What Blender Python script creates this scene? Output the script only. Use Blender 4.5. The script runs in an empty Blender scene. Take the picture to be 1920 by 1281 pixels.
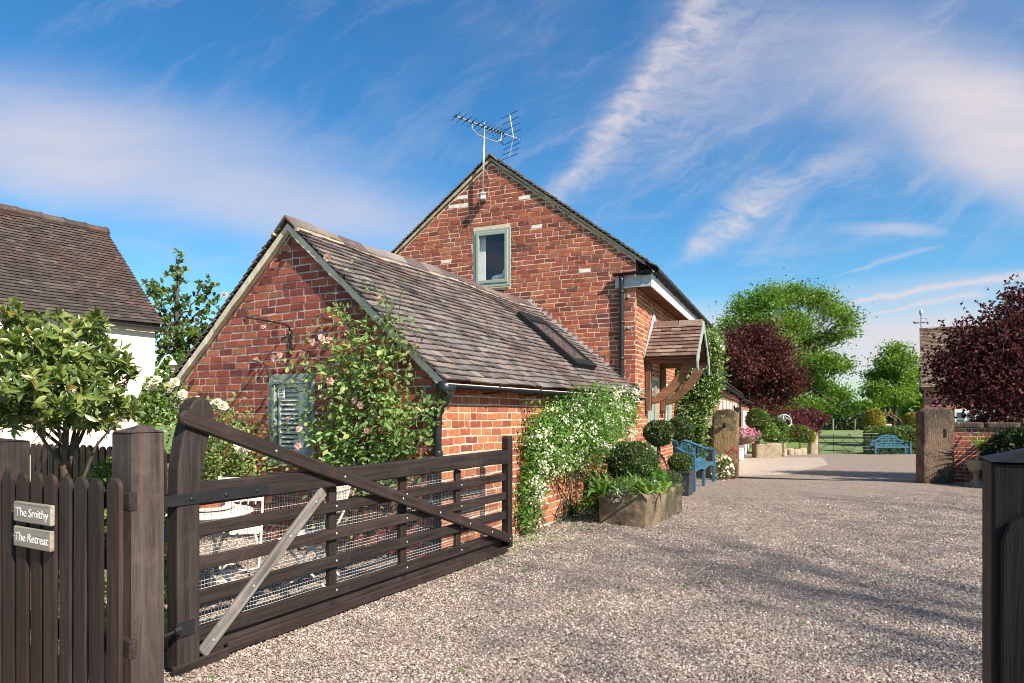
import bpy, math, random
import numpy as np
from mathutils import Vector, Matrix, noise as mnoise
R = math.radians
rng = np.random.default_rng(7)
random.seed(7)
S = bpy.context.scene
COL = S.collection

# ---------------------------------------------------------------- camera
F = 1260.0; CX = 960.0; HY = 772.0; CH = 1.5
cam_d = bpy.data.cameras.new('camera'); cam = bpy.data.objects.new('camera', cam_d); COL.objects.link(cam)
cam.location = (0, 0, CH); cam.rotation_euler = (R(90), 0, 0)
cam_d.sensor_width = 36; cam_d.lens = F/1920*36; cam_d.shift_y = (HY-640.5)/1920
cam_d.clip_start = 0.05; cam_d.clip_end = 2000
S.camera = cam
S.view_settings.view_transform = 'Standard'; S.view_settings.look = 'None'
S.view_settings.exposure = 1.12; S.view_settings.gamma = 1.0
S.view_settings.use_curve_mapping = False
S.cycles.max_bounces = 8; S.cycles.transparent_max_bounces = 12
S.cycles.use_denoising = True; S.cycles.filter_width = 1.0
S.cycles.use_adaptive_sampling = False; S.cycles.sample_clamp_indirect = 6

# ---------------------------------------------------------------- sun and sky
SUN_AZ = Vector((0.69, -0.724)); SUN_EL = R(41)
sd = Vector((SUN_AZ.x*math.cos(SUN_EL), SUN_AZ.y*math.cos(SUN_EL), math.sin(SUN_EL))).normalized()
sun_d = bpy.data.lights.new('sun', 'SUN'); sun_d.energy = 4.6; sun_d.angle = R(0.5); sun_d.color = (1, .90, .76)
sun = bpy.data.objects.new('sun', sun_d); COL.objects.link(sun)
sun.rotation_euler = sd.to_track_quat('Z', 'Y').to_euler(); sun.location = (20, -5, 20)

W = bpy.data.worlds.new('World'); S.world = W; W.use_nodes = True
SKY_STRENGTH = 0.14

class NT:
    """small node-expression helper"""
    def __init__(s, tree): s.t = tree; s.n = tree.nodes; s.l = tree.links
    def new(s, typ, **kw):
        n = s.n.new(typ)
        for k, v in kw.items(): setattr(n, k, v)
        return n
    def put(s, sock, v):
        if v is None: return
        if hasattr(v, 'is_output') or isinstance(v, bpy.types.NodeSocket): s.l.new(v, sock)
        else: sock.default_value = v
    def m(s, op, a, b=None, c=None, clamp=False):
        n = s.new('ShaderNodeMath', operation=op); n.use_clamp = clamp
        s.put(n.inputs[0], a); s.put(n.inputs[1], b); s.put(n.inputs[2], c)
        return n.outputs[0]
    def vm(s, op, a, b=None):
        n = s.new('ShaderNodeVectorMath', operation=op); s.put(n.inputs[0], a); s.put(n.inputs[1], b)
        return n.outputs[0]
    def comb(s, x, y, z=0.0):
        n = s.new('ShaderNodeCombineXYZ'); s.put(n.inputs[0], x); s.put(n.inputs[1], y); s.put(n.inputs[2], z); return n.outputs[0]
    def mix(s, f, a, b, mode='MIX'):
        n = s.new('ShaderNodeMix', data_type='RGBA', blend_type=mode); n.clamp_factor = True
        s.put(n.inputs[0], f); s.put(n.inputs[6], a); s.put(n.inputs[7], b); return n.outputs[2]
    def sm(s, v, lo, hi, a=0.0, b=1.0):
        n = s.new('ShaderNodeMapRange', interpolation_type='SMOOTHSTEP')
        s.put(n.inputs[0], v); s.put(n.inputs[1], lo); s.put(n.inputs[2], hi); s.put(n.inputs[3], a); s.put(n.inputs[4], b); return n.outputs[0]
    def noise(s, vec, scale, detail=4, rough=.55, dist=0.0, out=0):
        n = s.new('ShaderNodeTexNoise'); s.put(n.inputs['Vector'], vec); n.inputs['Scale'].default_value = scale
        n.inputs['Detail'].default_value = detail; n.inputs['Roughness'].default_value = rough; n.inputs['Distortion'].default_value = dist
        return n.outputs[out]
    def ramp(s, f, stops, interp='LINEAR'):
        n = s.new('ShaderNodeValToRGB'); cr = n.color_ramp; cr.interpolation = interp
        while len(cr.elements) < len(stops): cr.elements.new(.5)
        for e, (p, c) in zip(cr.elements, stops): e.position = p; e.color = (*c, 1)
        s.put(n.inputs[0], f); return n.outputs[0]

def build_sky():
    k = NT(W.node_tree); k.n.clear()
    out = k.new('ShaderNodeOutputWorld'); bg = k.new('ShaderNodeBackground'); bg.inputs[1].default_value = SKY_STRENGTH
    k.l.new(bg.outputs[0], out.inputs[0])
    sky = k.new('ShaderNodeTexSky', sky_type='NISHITA'); sky.sun_disc = False
    sky.sun_elevation = SUN_EL; sky.sun_rotation = math.atan2(SUN_AZ.x, SUN_AZ.y)
    sky.air_density = 1.0; sky.dust_density = .6; sky.ozone_density = 2.0
    tc = k.new('ShaderNodeTexCoord'); d = tc.outputs['Generated']
    sp = k.new('ShaderNodeSeparateXYZ'); k.l.new(d, sp.inputs[0]); x, y, z = sp.outputs
    ys = k.m('MAXIMUM', y, .08)
    front = k.sm(y, .1, .3)
    u = k.m('DIVIDE', x, ys); v = k.m('DIVIDE', z, ys)
    # a slow warp makes every edge wispy
    n1 = k.new('ShaderNodeTexNoise'); k.put(n1.inputs['Vector'], k.comb(u, v)); n1.inputs['Scale'].default_value = 5; n1.inputs['Detail'].default_value = 5
    w1 = k.vm('SUBTRACT', n1.outputs['Color'], (.5, .5, .5))
    sw = k.new('ShaderNodeSeparateXYZ'); k.l.new(w1, sw.inputs[0])
    uw = k.m('MULTIPLY_ADD', sw.outputs[0], .09, u); vw = k.m('MULTIPLY_ADD', sw.outputs[1], .07, v)
    n2 = k.new('ShaderNodeTexNoise'); k.put(n2.inputs['Vector'], k.comb(u, v)); n2.inputs['Scale'].default_value = 26; n2.inputs['Detail'].default_value = 6; n2.inputs['Roughness'].default_value = .65
    w2 = k.vm('SUBTRACT', n2.outputs['Color'], (.5, .5, .5)); sw2 = k.new('ShaderNodeSeparateXYZ'); k.l.new(w2, sw2.inputs[0])
    uf = k.m('MULTIPLY_ADD', sw2.outputs[0], .03, uw); vf = k.m('MULTIPLY_ADD', sw2.outputs[1], .03, vw)
    def streak(p0, p1, w0, w1_, a, soft=.15, uu=uf, vv=vf, skew=1.0):
        L = math.hypot(p1[0]-p0[0], p1[1]-p0[1]); ex, ey = (p1[0]-p0[0])/L, (p1[1]-p0[1])/L
        du = k.m('SUBTRACT', uu, p0[0]); dv = k.m('SUBTRACT', vv, p0[1])
        t = k.m('DIVIDE', k.m('ADD', k.m('MULTIPLY', du, ex), k.m('MULTIPLY', dv, ey)), L)
        s_ = k.m('SUBTRACT', k.m('MULTIPLY', du, ey), k.m('MULTIPLY', dv, ex))
        wid = k.m('MULTIPLY_ADD', t, w1_-w0, w0); wid = k.m('MAXIMUM', wid, .002)
        q = k.m('DIVIDE', s_, wid)
        q = k.m('MULTIPLY', q, k.m('ADD', 1.0, k.m('MULTIPLY', k.m('LESS_THAN', q, 0.0), skew-1.0)))
        g = k.m('EXPONENT', k.m('MULTIPLY', k.m('MULTIPLY', q, q), -1.0))
        win = k.m('MULTIPLY', k.sm(t, -soft, soft), k.sm(t, 1-soft, 1+soft, 1.0, 0.0))
        return k.m('MULTIPLY', k.m('MULTIPLY', g, win), a)
    def bank(c, rx, ry, ang, a, lo=1.0, hi=.25, uu=uw, vv=vw):
        ca, sa = math.cos(ang), math.sin(ang)
        du = k.m('SUBTRACT', uu, c[0]); dv = k.m('SUBTRACT', vv, c[1])
        p = k.m('DIVIDE', k.m('ADD', k.m('MULTIPLY', du, ca), k.m('MULTIPLY', dv, sa)), rx)
        q = k.m('DIVIDE', k.m('SUBTRACT', k.m('MULTIPLY', dv, ca), k.m('MULTIPLY', du, sa)), ry)
        r = k.m('SQRT', k.m('ADD', k.m('MULTIPLY', p, p), k.m('MULTIPLY', q, q)))
        return k.m('MULTIPLY', k.sm(r, hi, lo, 1.0, 0.0), a)
    # thin cirrus texture carried by the streaks
    fib = k.noise(k.comb(k.m('MULTIPLY', uf, 3.0), k.m('MULTIPLY', vf, 9.0)), 5.0, 6, .65, .6)
    fibm = k.sm(fib, .28, .66, .3, 1.0)
    rot = k.comb(k.m('ADD', k.m('MULTIPLY', uf, .82), k.m('MULTIPLY', vf, .57)), k.m('MULTIPLY', k.m('SUBTRACT', k.m('MULTIPLY', vf, .82), k.m('MULTIPLY', uf, .57)), 6.0))
    fil = k.noise(rot, 3.2, 8, .68, .5); film = k.m('MULTIPLY', k.m('MULTIPLY', k.sm(fil, .47, .74), k.sm(v, .10, .35)), k.sm(u, -.25, .30, .12, .28))
    hor = k.noise(k.comb(k.m('MULTIPLY', uw, 1.0), k.m('MULTIPLY', vw, 7.0)), 2.6, 7, .62, .3); horm = k.sm(hor, .30, .62, .78, 1.0)
    parts_f = [streak((.045, .30), (.33, .66), .018, .046, .72, .2, skew=1.5),
               streak((.11, .36), (.38, .60), .05, .11, .36, .3),
               streak((.255, .222), (.40, .338), .012, .034, .75, .22, skew=.7),
               streak((.39, .330), (.54, .392), .026, .03, .42, .3)]
    parts_s = [bank((.71, .43), .36, .155, -.36, 1.0, 1.0, .05), bank((.74, .36), .22, .08, -.45, .35),
               bank((.42, .52), .30, .14, .25, .22), bank((.62, .57), .40, .10, .1, .18),
               bank((-.62, .40), .58, .145, -.17, .72, 1.0, .0), bank((-.72, .37), .30, .07, -.12, .35),
               bank((-.27, .285), .40, .085, -.10, .5, 1.0, .0), 
               bank((.571, .267), .10, .017, -.03, .42), bank((.70, .185), .40, .03, .06, .30), bank((.62, .10), .9, .085, .0, .85), bank((-.5, .06), 1.0, .10, .0, .45)]
    parts_t = [streak((.50, .166), (.78, .199), .0022, .0075, .72, .06, u, vw), streak((.53, .151), (.70, .168), .002, .005, .6, .08, u, vw),
               streak((.49, .20), (.63, .24), .0018, .004, .3, .2, u, vw)]
    tot = None
    for p in parts_f:
        p = k.m('MULTIPLY', p, fibm); inv = k.m('SUBTRACT', 1.0, p); tot = inv if tot is None else k.m('MULTIPLY', tot, inv)
    tot = k.m('MULTIPLY', tot, k.m('SUBTRACT', 1.0, film))
    for p in [k.m('MULTIPLY', q, horm) for q in parts_s] + parts_t: tot = k.m('MULTIPLY', tot, k.m('SUBTRACT', 1.0, p))
    fr = k.m('MULTIPLY', k.m('SUBTRACT', 1.0, tot), front)
    # the same thin veil in every other direction
    zs = k.m('MAXIMUM', z, .06)
    veil = k.noise(k.comb(k.m('DIVIDE', x, zs), k.m('DIVIDE', y, zs)), .8, 6, .6, .4)
    vl = k.m('MULTIPLY', k.sm(veil, .48, .75), k.m('MULTIPLY_ADD', front, -.45, .62))
    cov = k.m('SUBTRACT', 1.0, k.m('MULTIPLY', k.m('SUBTRACT', 1.0, fr), k.m('SUBTRACT', 1.0, vl)))
    cov = k.m('MULTIPLY', cov, k.sm(z, -.02, .05))
    hs = k.new('ShaderNodeHueSaturation'); hs.inputs['Saturation'].default_value = 1.32; hs.inputs['Value'].default_value = 1.0
    k.l.new(sky.outputs[0], hs.inputs['Color'])
    tint = k.mix(1.0, hs.outputs[0], (SKY_TINT[0], SKY_TINT[1], SKY_TINT[2], 1), 'MULTIPLY')
    low = k.sm(z, .0, .45, 1.0, 0.0)
    ccol = k.mix(low, (2.55, 2.36, 2.48, 1), (2.7, 2.40, 2.50, 1))
    k.l.new(k.mix(cov, tint, ccol), bg.inputs[0])
SKY_TINT = (.40, .54, .56)
build_sky()

# ---------------------------------------------------------------- geometry helpers
def P(px, py, d): return Vector(((px-CX)/F*d, d, CH-(py-HY)/F*d))
def hit(px, py, p0, n):
    r = Vector(((px-CX)/F, 1, (HY-py)/F)); o = Vector((0, 0, CH)); n = Vector(n)
    return o + r*((Vector(p0)-o).dot(n)/r.dot(n))
def zg(y):
    if y < 14: return 0.0
    if y < 36: return -.5*(y-14)/15
    z = -.5*22/15
    return z + (-.5-z)*min(1, (y-36)/36)

class MB:
    def __init__(s): s.v = []; s.f = []; s.mi = []
    def add(s, vs, fs, mi=0):
        b = len(s.v); s.v += [tuple(p) for p in vs]; s.f += [tuple(i+b for i in f) for f in fs]; s.mi += [mi]*len(fs)
    def box8(s, c, mi=0): s.add(c, [(0,3,2,1),(4,5,6,7),(0,1,5,4),(1,2,6,5),(2,3,7,6),(3,0,4,7)], mi)
    def bx(s, x0, x1, y0, y1, z0, z1, mi=0):
        s.box8([(x0,y0,z0),(x1,y0,z0),(x1,y1,z0),(x0,y1,z0),(x0,y0,z1),(x1,y0,z1),(x1,y1,z1),(x0,y1,z1)], mi)
    def beam(s, p0, p1, w, h, up=(0,0,1), mi=0):
        p0 = Vector(p0); p1 = Vector(p1); d = (p1-p0).normalized(); u = Vector(up); a = d.cross(u).normalized(); b = a.cross(d)
        q = []
        for p in (p0, p1):
            q += [p-a*w/2-b*h/2, p+a*w/2-b*h/2, p+a*w/2+b*h/2, p-a*w/2+b*h/2]
        s.add(q, [(0,3,2,1),(4,5,6,7),(0,1,5,4),(1,2,6,5),(2,3,7,6),(3,0,4,7)], mi)
    def prism(s, poly, a, b, plane='xz', mi=0):
        f = {'xz': lambda p, t: (p[0], t, p[1]), 'yz': lambda p, t: (t, p[0], p[1]), 'xy': lambda p, t: (p[0], p[1], t)}[plane]
        n = len(poly); vs = [f(p, a) for p in poly]+[f(p, b) for p in poly]
        fs = [tuple(range(n))[::-1], tuple(range(n, 2*n))]+[(i, (i+1) % n, n+(i+1) % n, n+i) for i in range(n)]
        s.add(vs, fs, mi)
    def tube(s, pts, r, n=6, cap=True, mi=0):
        pts = [Vector(p) for p in pts]; m = len(pts)
        rs = list(r) if hasattr(r, '__len__') else [r]*m
        vs = []; ref = None
        for i, p in enumerate(pts):
            t = (pts[min(i+1, m-1)]-pts[max(i-1, 0)])
            t = t.normalized() if t.length > 1e-9 else Vector((0, 0, 1))
            if ref is None: ref = t.orthogonal().normalized()
            a = ref - t*ref.dot(t); a = a.normalized() if a.length > 1e-6 else t.orthogonal().normalized(); ref = a; b = t.cross(a)
            for j in range(n):
                th = 2*math.pi*j/n; vs.append(p+(a*math.cos(th)+b*math.sin(th))*rs[i])
        fs = [(i*n+j, i*n+(j+1) % n, (i+1)*n+(j+1) % n, (i+1)*n+j) for i in range(m-1) for j in range(n)]
        if cap: fs += [tuple(range(n))[::-1], tuple(range((m-1)*n, m*n))]
        s.add(vs, fs, mi)
    def lathe(s, prof, c=(0,0,0), n=20, mi=0, cap=True):
        vs = [(c[0]+r*math.cos(2*math.pi*j/n), c[1]+r*math.sin(2*math.pi*j/n), c[2]+z) for r, z in prof for j in range(n)]
        m = len(prof); fs = [(i*n+j, i*n+(j+1) % n, (i+1)*n+(j+1) % n, (i+1)*n+j) for i in range(m-1) for j in range(n)]
        if cap: fs += [tuple(range(n))[::-1], tuple(range((m-1)*n, m*n))]
        s.add(vs, fs, mi)
    def ball(s, c, r, n=10, m=7, sq=(1,1,1), jit=0, mi=0):
        vs = []; 
        for i in range(m+1):
            ph = math.pi*i/m
            for j in range(n):
                th = 2*math.pi*j/n; k = 1+random.uniform(-jit, jit)
                vs.append((c[0]+r*sq[0]*math.sin(ph)*math.cos(th)*k, c[1]+r*sq[1]*math.sin(ph)*math.sin(th)*k, c[2]-r*sq[2]*math.cos(ph)*k))
        s.add(vs, [(i*n+j, i*n+(j+1) % n, (i+1)*n+(j+1) % n, (i+1)*n+j) for i in range(m) for j in range(n)], mi)
    def build(s, name, mat, parent=None, smooth=False, bevel=0, bseg=1, label=None):
        me = bpy.data.meshes.new(name); me.from_pydata(s.v, [], s.f)
        for m_ in (mat if isinstance(mat, (list, tuple)) else [mat]): me.materials.append(m_)
        if any(s.mi): me.polygons.foreach_set('material_index', s.mi)
        if smooth: me.polygons.foreach_set('use_smooth', [True]*len(me.polygons))
        o = bpy.data.objects.new(name, me); COL.objects.link(o)
        if parent: o.parent = parent
        if bevel:
            b = o.modifiers.new('bevel', 'BEVEL'); b.width = bevel; b.segments = bseg; b.limit_method = 'ANGLE'; b.angle_limit = R(40)
        if label: o['label'] = label
        return o
def arr_mesh(name, V, Fc, mat, parent=None, smooth=False, kind=None):
    """V (n,3) and faces (m,k) as numpy arrays -> one mesh object"""
    V = np.asarray(V, dtype=np.float32); Fc = np.asarray(Fc, dtype=np.int32)
    me = bpy.data.meshes.new(name); m, kk = Fc.shape
    me.vertices.add(len(V)); me.vertices.foreach_set('co', V.ravel())
    me.loops.add(m*kk); me.loops.foreach_set('vertex_index', Fc.ravel())
    me.polygons.add(m); me.polygons.foreach_set('loop_start', np.arange(0, m*kk, kk, dtype=np.int32))
    me.polygons.foreach_set('use_smooth', np.full(m, bool(smooth)))
    me.materials.append(mat); me.update(calc_edges=True)
    o = bpy.data.objects.new(name, me); COL.objects.link(o)
    if parent: o.parent = parent
    if kind: o['kind'] = kind
    return o
def tag(o, label, cat=None, group=None, kind=None):
    o['label'] = label
    if cat: o['category'] = cat
    if group: o['group'] = group
    if kind: o['kind'] = kind
    return o
def thing(name, label, cat, loc=(0,0,0), rotz=0, group=None):
    o = bpy.data.objects.new(name, None); COL.objects.link(o); o.empty_display_size = .1
    o.location = loc; o.rotation_euler = (0, 0, rotz)
    return tag(o, label, cat, group)
def share(name, me, parent, M, mat=None):
    o = bpy.data.objects.new(name, me); COL.objects.link(o); o.parent = parent; o.matrix_basis = M
    return o
def copy_tree(o, parent=None):
    c = o.copy(); COL.objects.link(c)
    if parent: c.parent = parent
    for ch in list(o.children): copy_tree(ch, c)
    return c
def kids(o): return list(o.children)

# ---------------------------------------------------------------- materials
MATS = {}
def material(name):
    m = bpy.data.materials.new(name); m.use_nodes = True; k = NT(m.node_tree)
    b = m.node_tree.nodes['Principled BSDF']; MATS[name] = m
    return m, k, b
def island_rand(k):
    g = k.new('ShaderNodeNewGeometry'); oi = k.new('ShaderNodeObjectInfo')
    return k.m('FRACT', k.m('ADD', g.outputs['Random Per Island'], k.m('MULTIPLY', oi.outputs['Random'], 7.31)))
def bump(k, b, h, strength, dist=.01):
    n = k.new('ShaderNodeBump'); n.inputs['Strength'].default_value = strength; n.inputs['Distance'].default_value = dist
    k.put(n.inputs['Height'], h); k.l.new(n.outputs[0], b.inputs['Normal'])
def plain(name, col, rough=.5, metal=0, spec=.5, var=.12, scale=6, bmp=0.0):
    m, k, b = material(name); tc = k.new('ShaderNodeTexCoord').outputs['Object']
    n = k.noise(tc, scale, 5, .6)
    lo = tuple(max(0, c*(1-var)) for c in col); hi = tuple(min(1, c*(1+var)) for c in col)
    k.l.new(k.ramp(n, [(.25, lo), (.75, hi)]), b.inputs['Base Color'])
    b.inputs['Roughness'].default_value = rough; b.inputs['Metallic'].default_value = metal; b.inputs['Specular IOR Level'].default_value = spec
    if bmp: bump(k, b, k.noise(tc, scale*12, 4, .6), bmp, .004)
    return m
def brick_mat(name, stops, mot=.5):
    m, k, b = material(name); tc = k.new('ShaderNodeTexCoord').outputs['Object']
    r = island_rand(k); base = k.ramp(r, stops)
    n = k.noise(tc, 22, 6, .7); base = k.mix(k.sm(n, .35, .75, 0, mot), base, (.075, .032, .028, 1))
    n2 = k.noise(tc, 7, 5, .65); base = k.mix(k.sm(n2, .56, .72, 0, .4), base, (.40, .27, .19, 1))
    n3 = k.noise(tc, 1.3, 3, .5); base = k.mix(k.sm(n3, .4, .7, 0, .35), base, (.11, .045, .035, 1))
    stm = k.new('ShaderNodeMapping'); k.l.new(k.new('ShaderNodeTexCoord').outputs['Object'], stm.inputs[0])
    wpos = k.new('ShaderNodeNewGeometry').outputs['Position']; k.l.new(wpos, stm.inputs[0]); stm.inputs['Scale'].default_value = (2.6, 2.6, .45)
    n4 = k.noise(stm.outputs[0], 1.0, 5, .6, .3); base = k.mix(k.sm(n4, .52, .72, 0, .5), base, (.07, .04, .035, 1))
    k.l.new(base, b.inputs['Base Color']); b.inputs['Roughness'].default_value = .88; b.inputs['Specular IOR Level'].default_value = .25
    bump(k, b, k.noise(tc, 90, 6, .7), .35, .004)
    return m
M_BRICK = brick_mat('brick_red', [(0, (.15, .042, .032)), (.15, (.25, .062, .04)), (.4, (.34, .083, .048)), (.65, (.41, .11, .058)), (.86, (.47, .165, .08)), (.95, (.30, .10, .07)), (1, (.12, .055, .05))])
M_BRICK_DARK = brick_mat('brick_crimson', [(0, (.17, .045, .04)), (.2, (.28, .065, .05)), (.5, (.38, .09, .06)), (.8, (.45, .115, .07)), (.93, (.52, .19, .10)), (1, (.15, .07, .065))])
M_BRICK_SUNLIT = brick_mat('brick_sunlit', [(0, (.22, .055, .04)), (.2, (.36, .10, .05)), (.5, (.46, .155, .07)), (.8, (.50, .20, .09)), (1, (.28, .075, .05))], .4)  # sunlit warmth put into the colour, for the sun-facing side walls
M_BRICK_WHITE = plain('brick_white_paint', (.62, .58, .53), .8, var=.3, scale=14, bmp=.4)
def mortar_mat(name, c):
    m, k, b = material(name); tc = k.new('ShaderNodeTexCoord').outputs['Object']
    n = k.noise(tc, 9, 6, .7)
    k.l.new(k.ramp(n, [(.3, tuple(q*.62 for q in c)), (.7, c)]), b.inputs['Base Color']); b.inputs['Roughness'].default_value = .95
    bump(k, b, k.noise(tc, 120, 5, .7), .7, .006); return m
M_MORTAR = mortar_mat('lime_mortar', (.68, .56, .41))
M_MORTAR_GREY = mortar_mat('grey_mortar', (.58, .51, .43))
M_RENDER = plain('cream_cement', (.62, .55, .43), .9, var=.28, scale=5, bmp=.5)
M_VERGE = plain('weathered_verge', (.34, .29, .20), .9, var=.45, scale=7, bmp=.6)
M_TILE = brick_mat('clay_tile', [(0, (.075, .069, .070)), (.25, (.12, .107, .104)), (.5, (.16, .141, .132)), (.68, (.185, .152, .139)), (.82, (.20, .152, .13)), (.92, (.215, .195, .175)), (1, (.15, .142, .148))], .3)
M_TILE_MOSS = brick_mat('weathered_tile', [(0, (.09, .075, .055)), (.4, (.15, .115, .08)), (.75, (.21, .165, .11)), (1, (.27, .23, .16))], .45)
M_TILE_BROWN = brick_mat('brown_tile', [(0, (.036, .032, .030)), (.4, (.054, .047, .043)), (.8, (.072, .060, .053)), (1, (.10, .085, .072))], .35)
M_TILE_RED = brick_mat('plum_tile', [(0, (.11, .065, .055)), (.4, (.165, .10, .08)), (.75, (.21, .145, .11)), (1, (.26, .20, .155))], .35)
M_LEAD = plain('lead', (.42, .43, .46), .55, .2, var=.3, scale=10)
M_SAGE = plain('sage_paint', (.26, .305, .265), .45, var=.08)
M_SAGE_LIGHT = plain('pale_sage_paint', (.38, .46, .42), .5, var=.08)
M_BLACK = plain('black_plastic', (.018, .019, .022), .32, var=.15)
M_IRON = plain('black_iron', (.02, .02, .021), .5, .4, var=.3, scale=20, bmp=.2)
M_WHITE = plain('white_paint', (.84, .83, .80), .5, var=.06)
M_WHITE_OLD = plain('chipped_white_paint', (.68, .64, .57), .6, var=.25, scale=18)
M_LIMEWASH = plain('limewash', (.72, .66, .52), .85, var=.06, scale=2, bmp=.4)
M_FASCIA = plain('fascia_white', (.68, .66, .70), .5, var=.05)
M_OAK = None
def wood_mat(name, c0, c1, axis, rough=.6, gs=1.0, bm=.6):
    m, k, b = material(name); tc = k.new('ShaderNodeTexCoord').outputs['Object']
    sc = [34*gs]*3; sc[axis] = 1.6*gs
    mp = k.new('ShaderNodeMapping'); k.l.new(tc, mp.inputs[0]); mp.inputs['Scale'].default_value = sc
    oi = k.new('ShaderNodeObjectInfo'); k.l.new(k.comb(k.m('MULTIPLY', oi.outputs['Random'], 40), 0.0, 0.0), mp.inputs['Location'])
    n = k.noise(mp.outputs[0], 1.0, 6, .65, .8); big = k.noise(tc, 2.2, 3, .5)
    kn = k.new('ShaderNodeTexVoronoi'); km = k.new('ShaderNodeMapping'); k.l.new(tc, km.inputs[0]); ks = [9.0]*3; ks[axis] = 2.2; km.inputs['Scale'].default_value = ks; k.l.new(km.outputs[0], kn.inputs['Vector'])
    col = k.ramp(n, [(.28, tuple(q*.7 for q in c0)), (.52, tuple((a+b_)/2 for a, b_ in zip(c0, c1))), (.75, tuple(q*1.15 for q in c1))])
    col = k.mix(k.sm(kn.outputs['Distance'], .03, .14, .75, 0), col, (c0[0]*.6, c0[1]*.5, c0[2]*.5, 1))
    fd = k.noise(tc, 4.5, 4, .6); col = k.mix(k.sm(fd, .5, .75, 0, .45), col, (c1[0]*1.5, c1[1]*1.45, c1[2]*1.4, 1))
    col = k.mix(k.sm(big, .35, .7, 0, .35), col, (c0[0]*.7, c0[1]*.6, c0[2]*.6, 1))
    hv = k.new('ShaderNodeHueSaturation'); k.l.new(col, hv.inputs['Color']); k.put(hv.inputs['Value'], k.m('MULTIPLY_ADD', oi.outputs['Random'], .45, .72)); k.put(hv.inputs['Saturation'], k.m('MULTIPLY_ADD', k.m('FRACT', k.m('MULTIPLY', oi.outputs['Random'], 13.7)), .35, .75)); col = hv.outputs[0]
    gm = k.noise(tc, 3.1, 5, .65); col = k.mix(k.sm(gm, .60, .78, 0, .3), col, (.06, .065, .035, 1))
    k.l.new(col, b.inputs['Base Color']); b.inputs['Roughness'].default_value = rough; b.inputs['Specular IOR Level'].default_value = .25
    bump(k, b, n, bm, .008); return m
DW = ((.015, .010, .009), (.050, .035, .030))
M_DWX = wood_mat('stained_timber_x', *DW, 0); M_DWY = wood_mat('stained_timber_y', *DW, 1); M_DWZ = wood_mat('stained_timber_z', *DW, 2)
M_PICKET = wood_mat('stained_picket', (.014, .0085, .007), (.058, .032, .024), 2)
M_POST = wood_mat('post_timber', (.030, .022, .020), (.095, .073, .064), 2, .65, .8, .9)
M_GREYWOOD = wood_mat('weathered_grey_timber', (.10, .085, .075), (.30, .265, .24), 0, .8, 1, .9)
M_OAKX = wood_mat('oak_x', (.10, .048, .025), (.27, .145, .08), 0, .75); M_OAKZ = wood_mat('oak_z', (.095, .045, .025), (.25, .13, .07), 2, .75)
M_BARK = wood_mat('bark', (.06, .045, .032), (.17, .13, .095), 2, .9, .6, 1.0)
def stone_mat(name, c0, c1, moss=None):
    m, k, b = material(name); tc = k.new('ShaderNodeTexCoord').outputs['Object']
    n = k.noise(tc, 5, 8, .7, .3); n2 = k.noise(tc, 1.6, 4, .6)
    col = k.ramp(n, [(.25, c0), (.75, c1)])
    if moss: col = k.mix(k.sm(n2, .42, .62, 0, .9), col, (*moss, 1))
    li = k.noise(tc, 11, 5, .6); col = k.mix(k.sm(li, .60, .68, 0, .55), col, (.42, .39, .28, 1)); dk_ = k.noise(tc, 3.2, 6, .7, 1.0); col = k.mix(k.sm(dk_, .56, .68, 0, .5), col, (.055, .045, .035, 1))
    k.l.new(col, b.inputs['Base Color']); b.inputs['Roughness'].default_value = .92; b.inputs['Specular IOR Level'].default_value = .2
    wv = k.new('ShaderNodeMapping'); k.l.new(tc, wv.inputs[0]); wv.inputs['Rotation'].default_value = (.5, .6, .2); wv.inputs['Scale'].default_value = (55, 7, 7)
    h = k.m('ADD', k.noise(tc, 26, 8, .75), k.m('MULTIPLY', k.noise(wv.outputs[0], 1.0, 3, .5), .8))
    bump(k, b, h, 1.0, .045); return m
M_STONE = stone_mat('tooled_sandstone', (.19, .135, .09), (.44, .33, .22), (.10, .085, .055))
M_STONE_PALE = stone_mat('pale_sandstone', (.28, .22, .15), (.50, .41, .29))
M_STONE_DARK = stone_mat('dark_sandstone', (.11, .075, .055), (.27, .18, .12), (.06, .05, .045))
M_STONE_MOSS = stone_mat('mossy_sandstone', (.15, .115, .06), (.36, .26, .13), (.045, .04, .028))
M_TERRA = plain('terracotta', (.50, .19, .09), .8, var=.15, scale=8)
M_BLUE = plain('blue_paint', (.024, .105, .165), .55, var=.35, scale=14)
M_RUST = plain('rusty_iron', (.20, .105, .06), .8, .2, var=.3, scale=20)
M_VERDI = plain('verdigris', (.34, .42, .38), .5, .4, var=.3, scale=12)
M_ALU = plain('aluminium', (.62, .63, .64), .35, .85, var=.1)
M_ZINC = plain('galvanised_wire', (.55, .54, .52), .5, .3, var=.1)
M_CHROME = plain('steel', (.7, .7, .7), .25, 1, var=.05)
M_GOLDLEAD = plain('dark_lead_planter', (.045, .05, .06), .55, .3, var=.25, scale=10)
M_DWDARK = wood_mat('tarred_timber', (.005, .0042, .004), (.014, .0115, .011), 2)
M_SIGN = wood_mat('sign_board', (.20, .18, .145), (.34, .31, .26), 0, .7, .5, .3)
M_INK = plain('sign_white', (.85, .82, .78), .6, var=.03)
M_SOIL = plain('soil', (.055, .038, .026), .95, var=.4, scale=14, bmp=.8)
M_DARKROOM = plain('dim_interior', (.06, .055, .05), .9)
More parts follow.
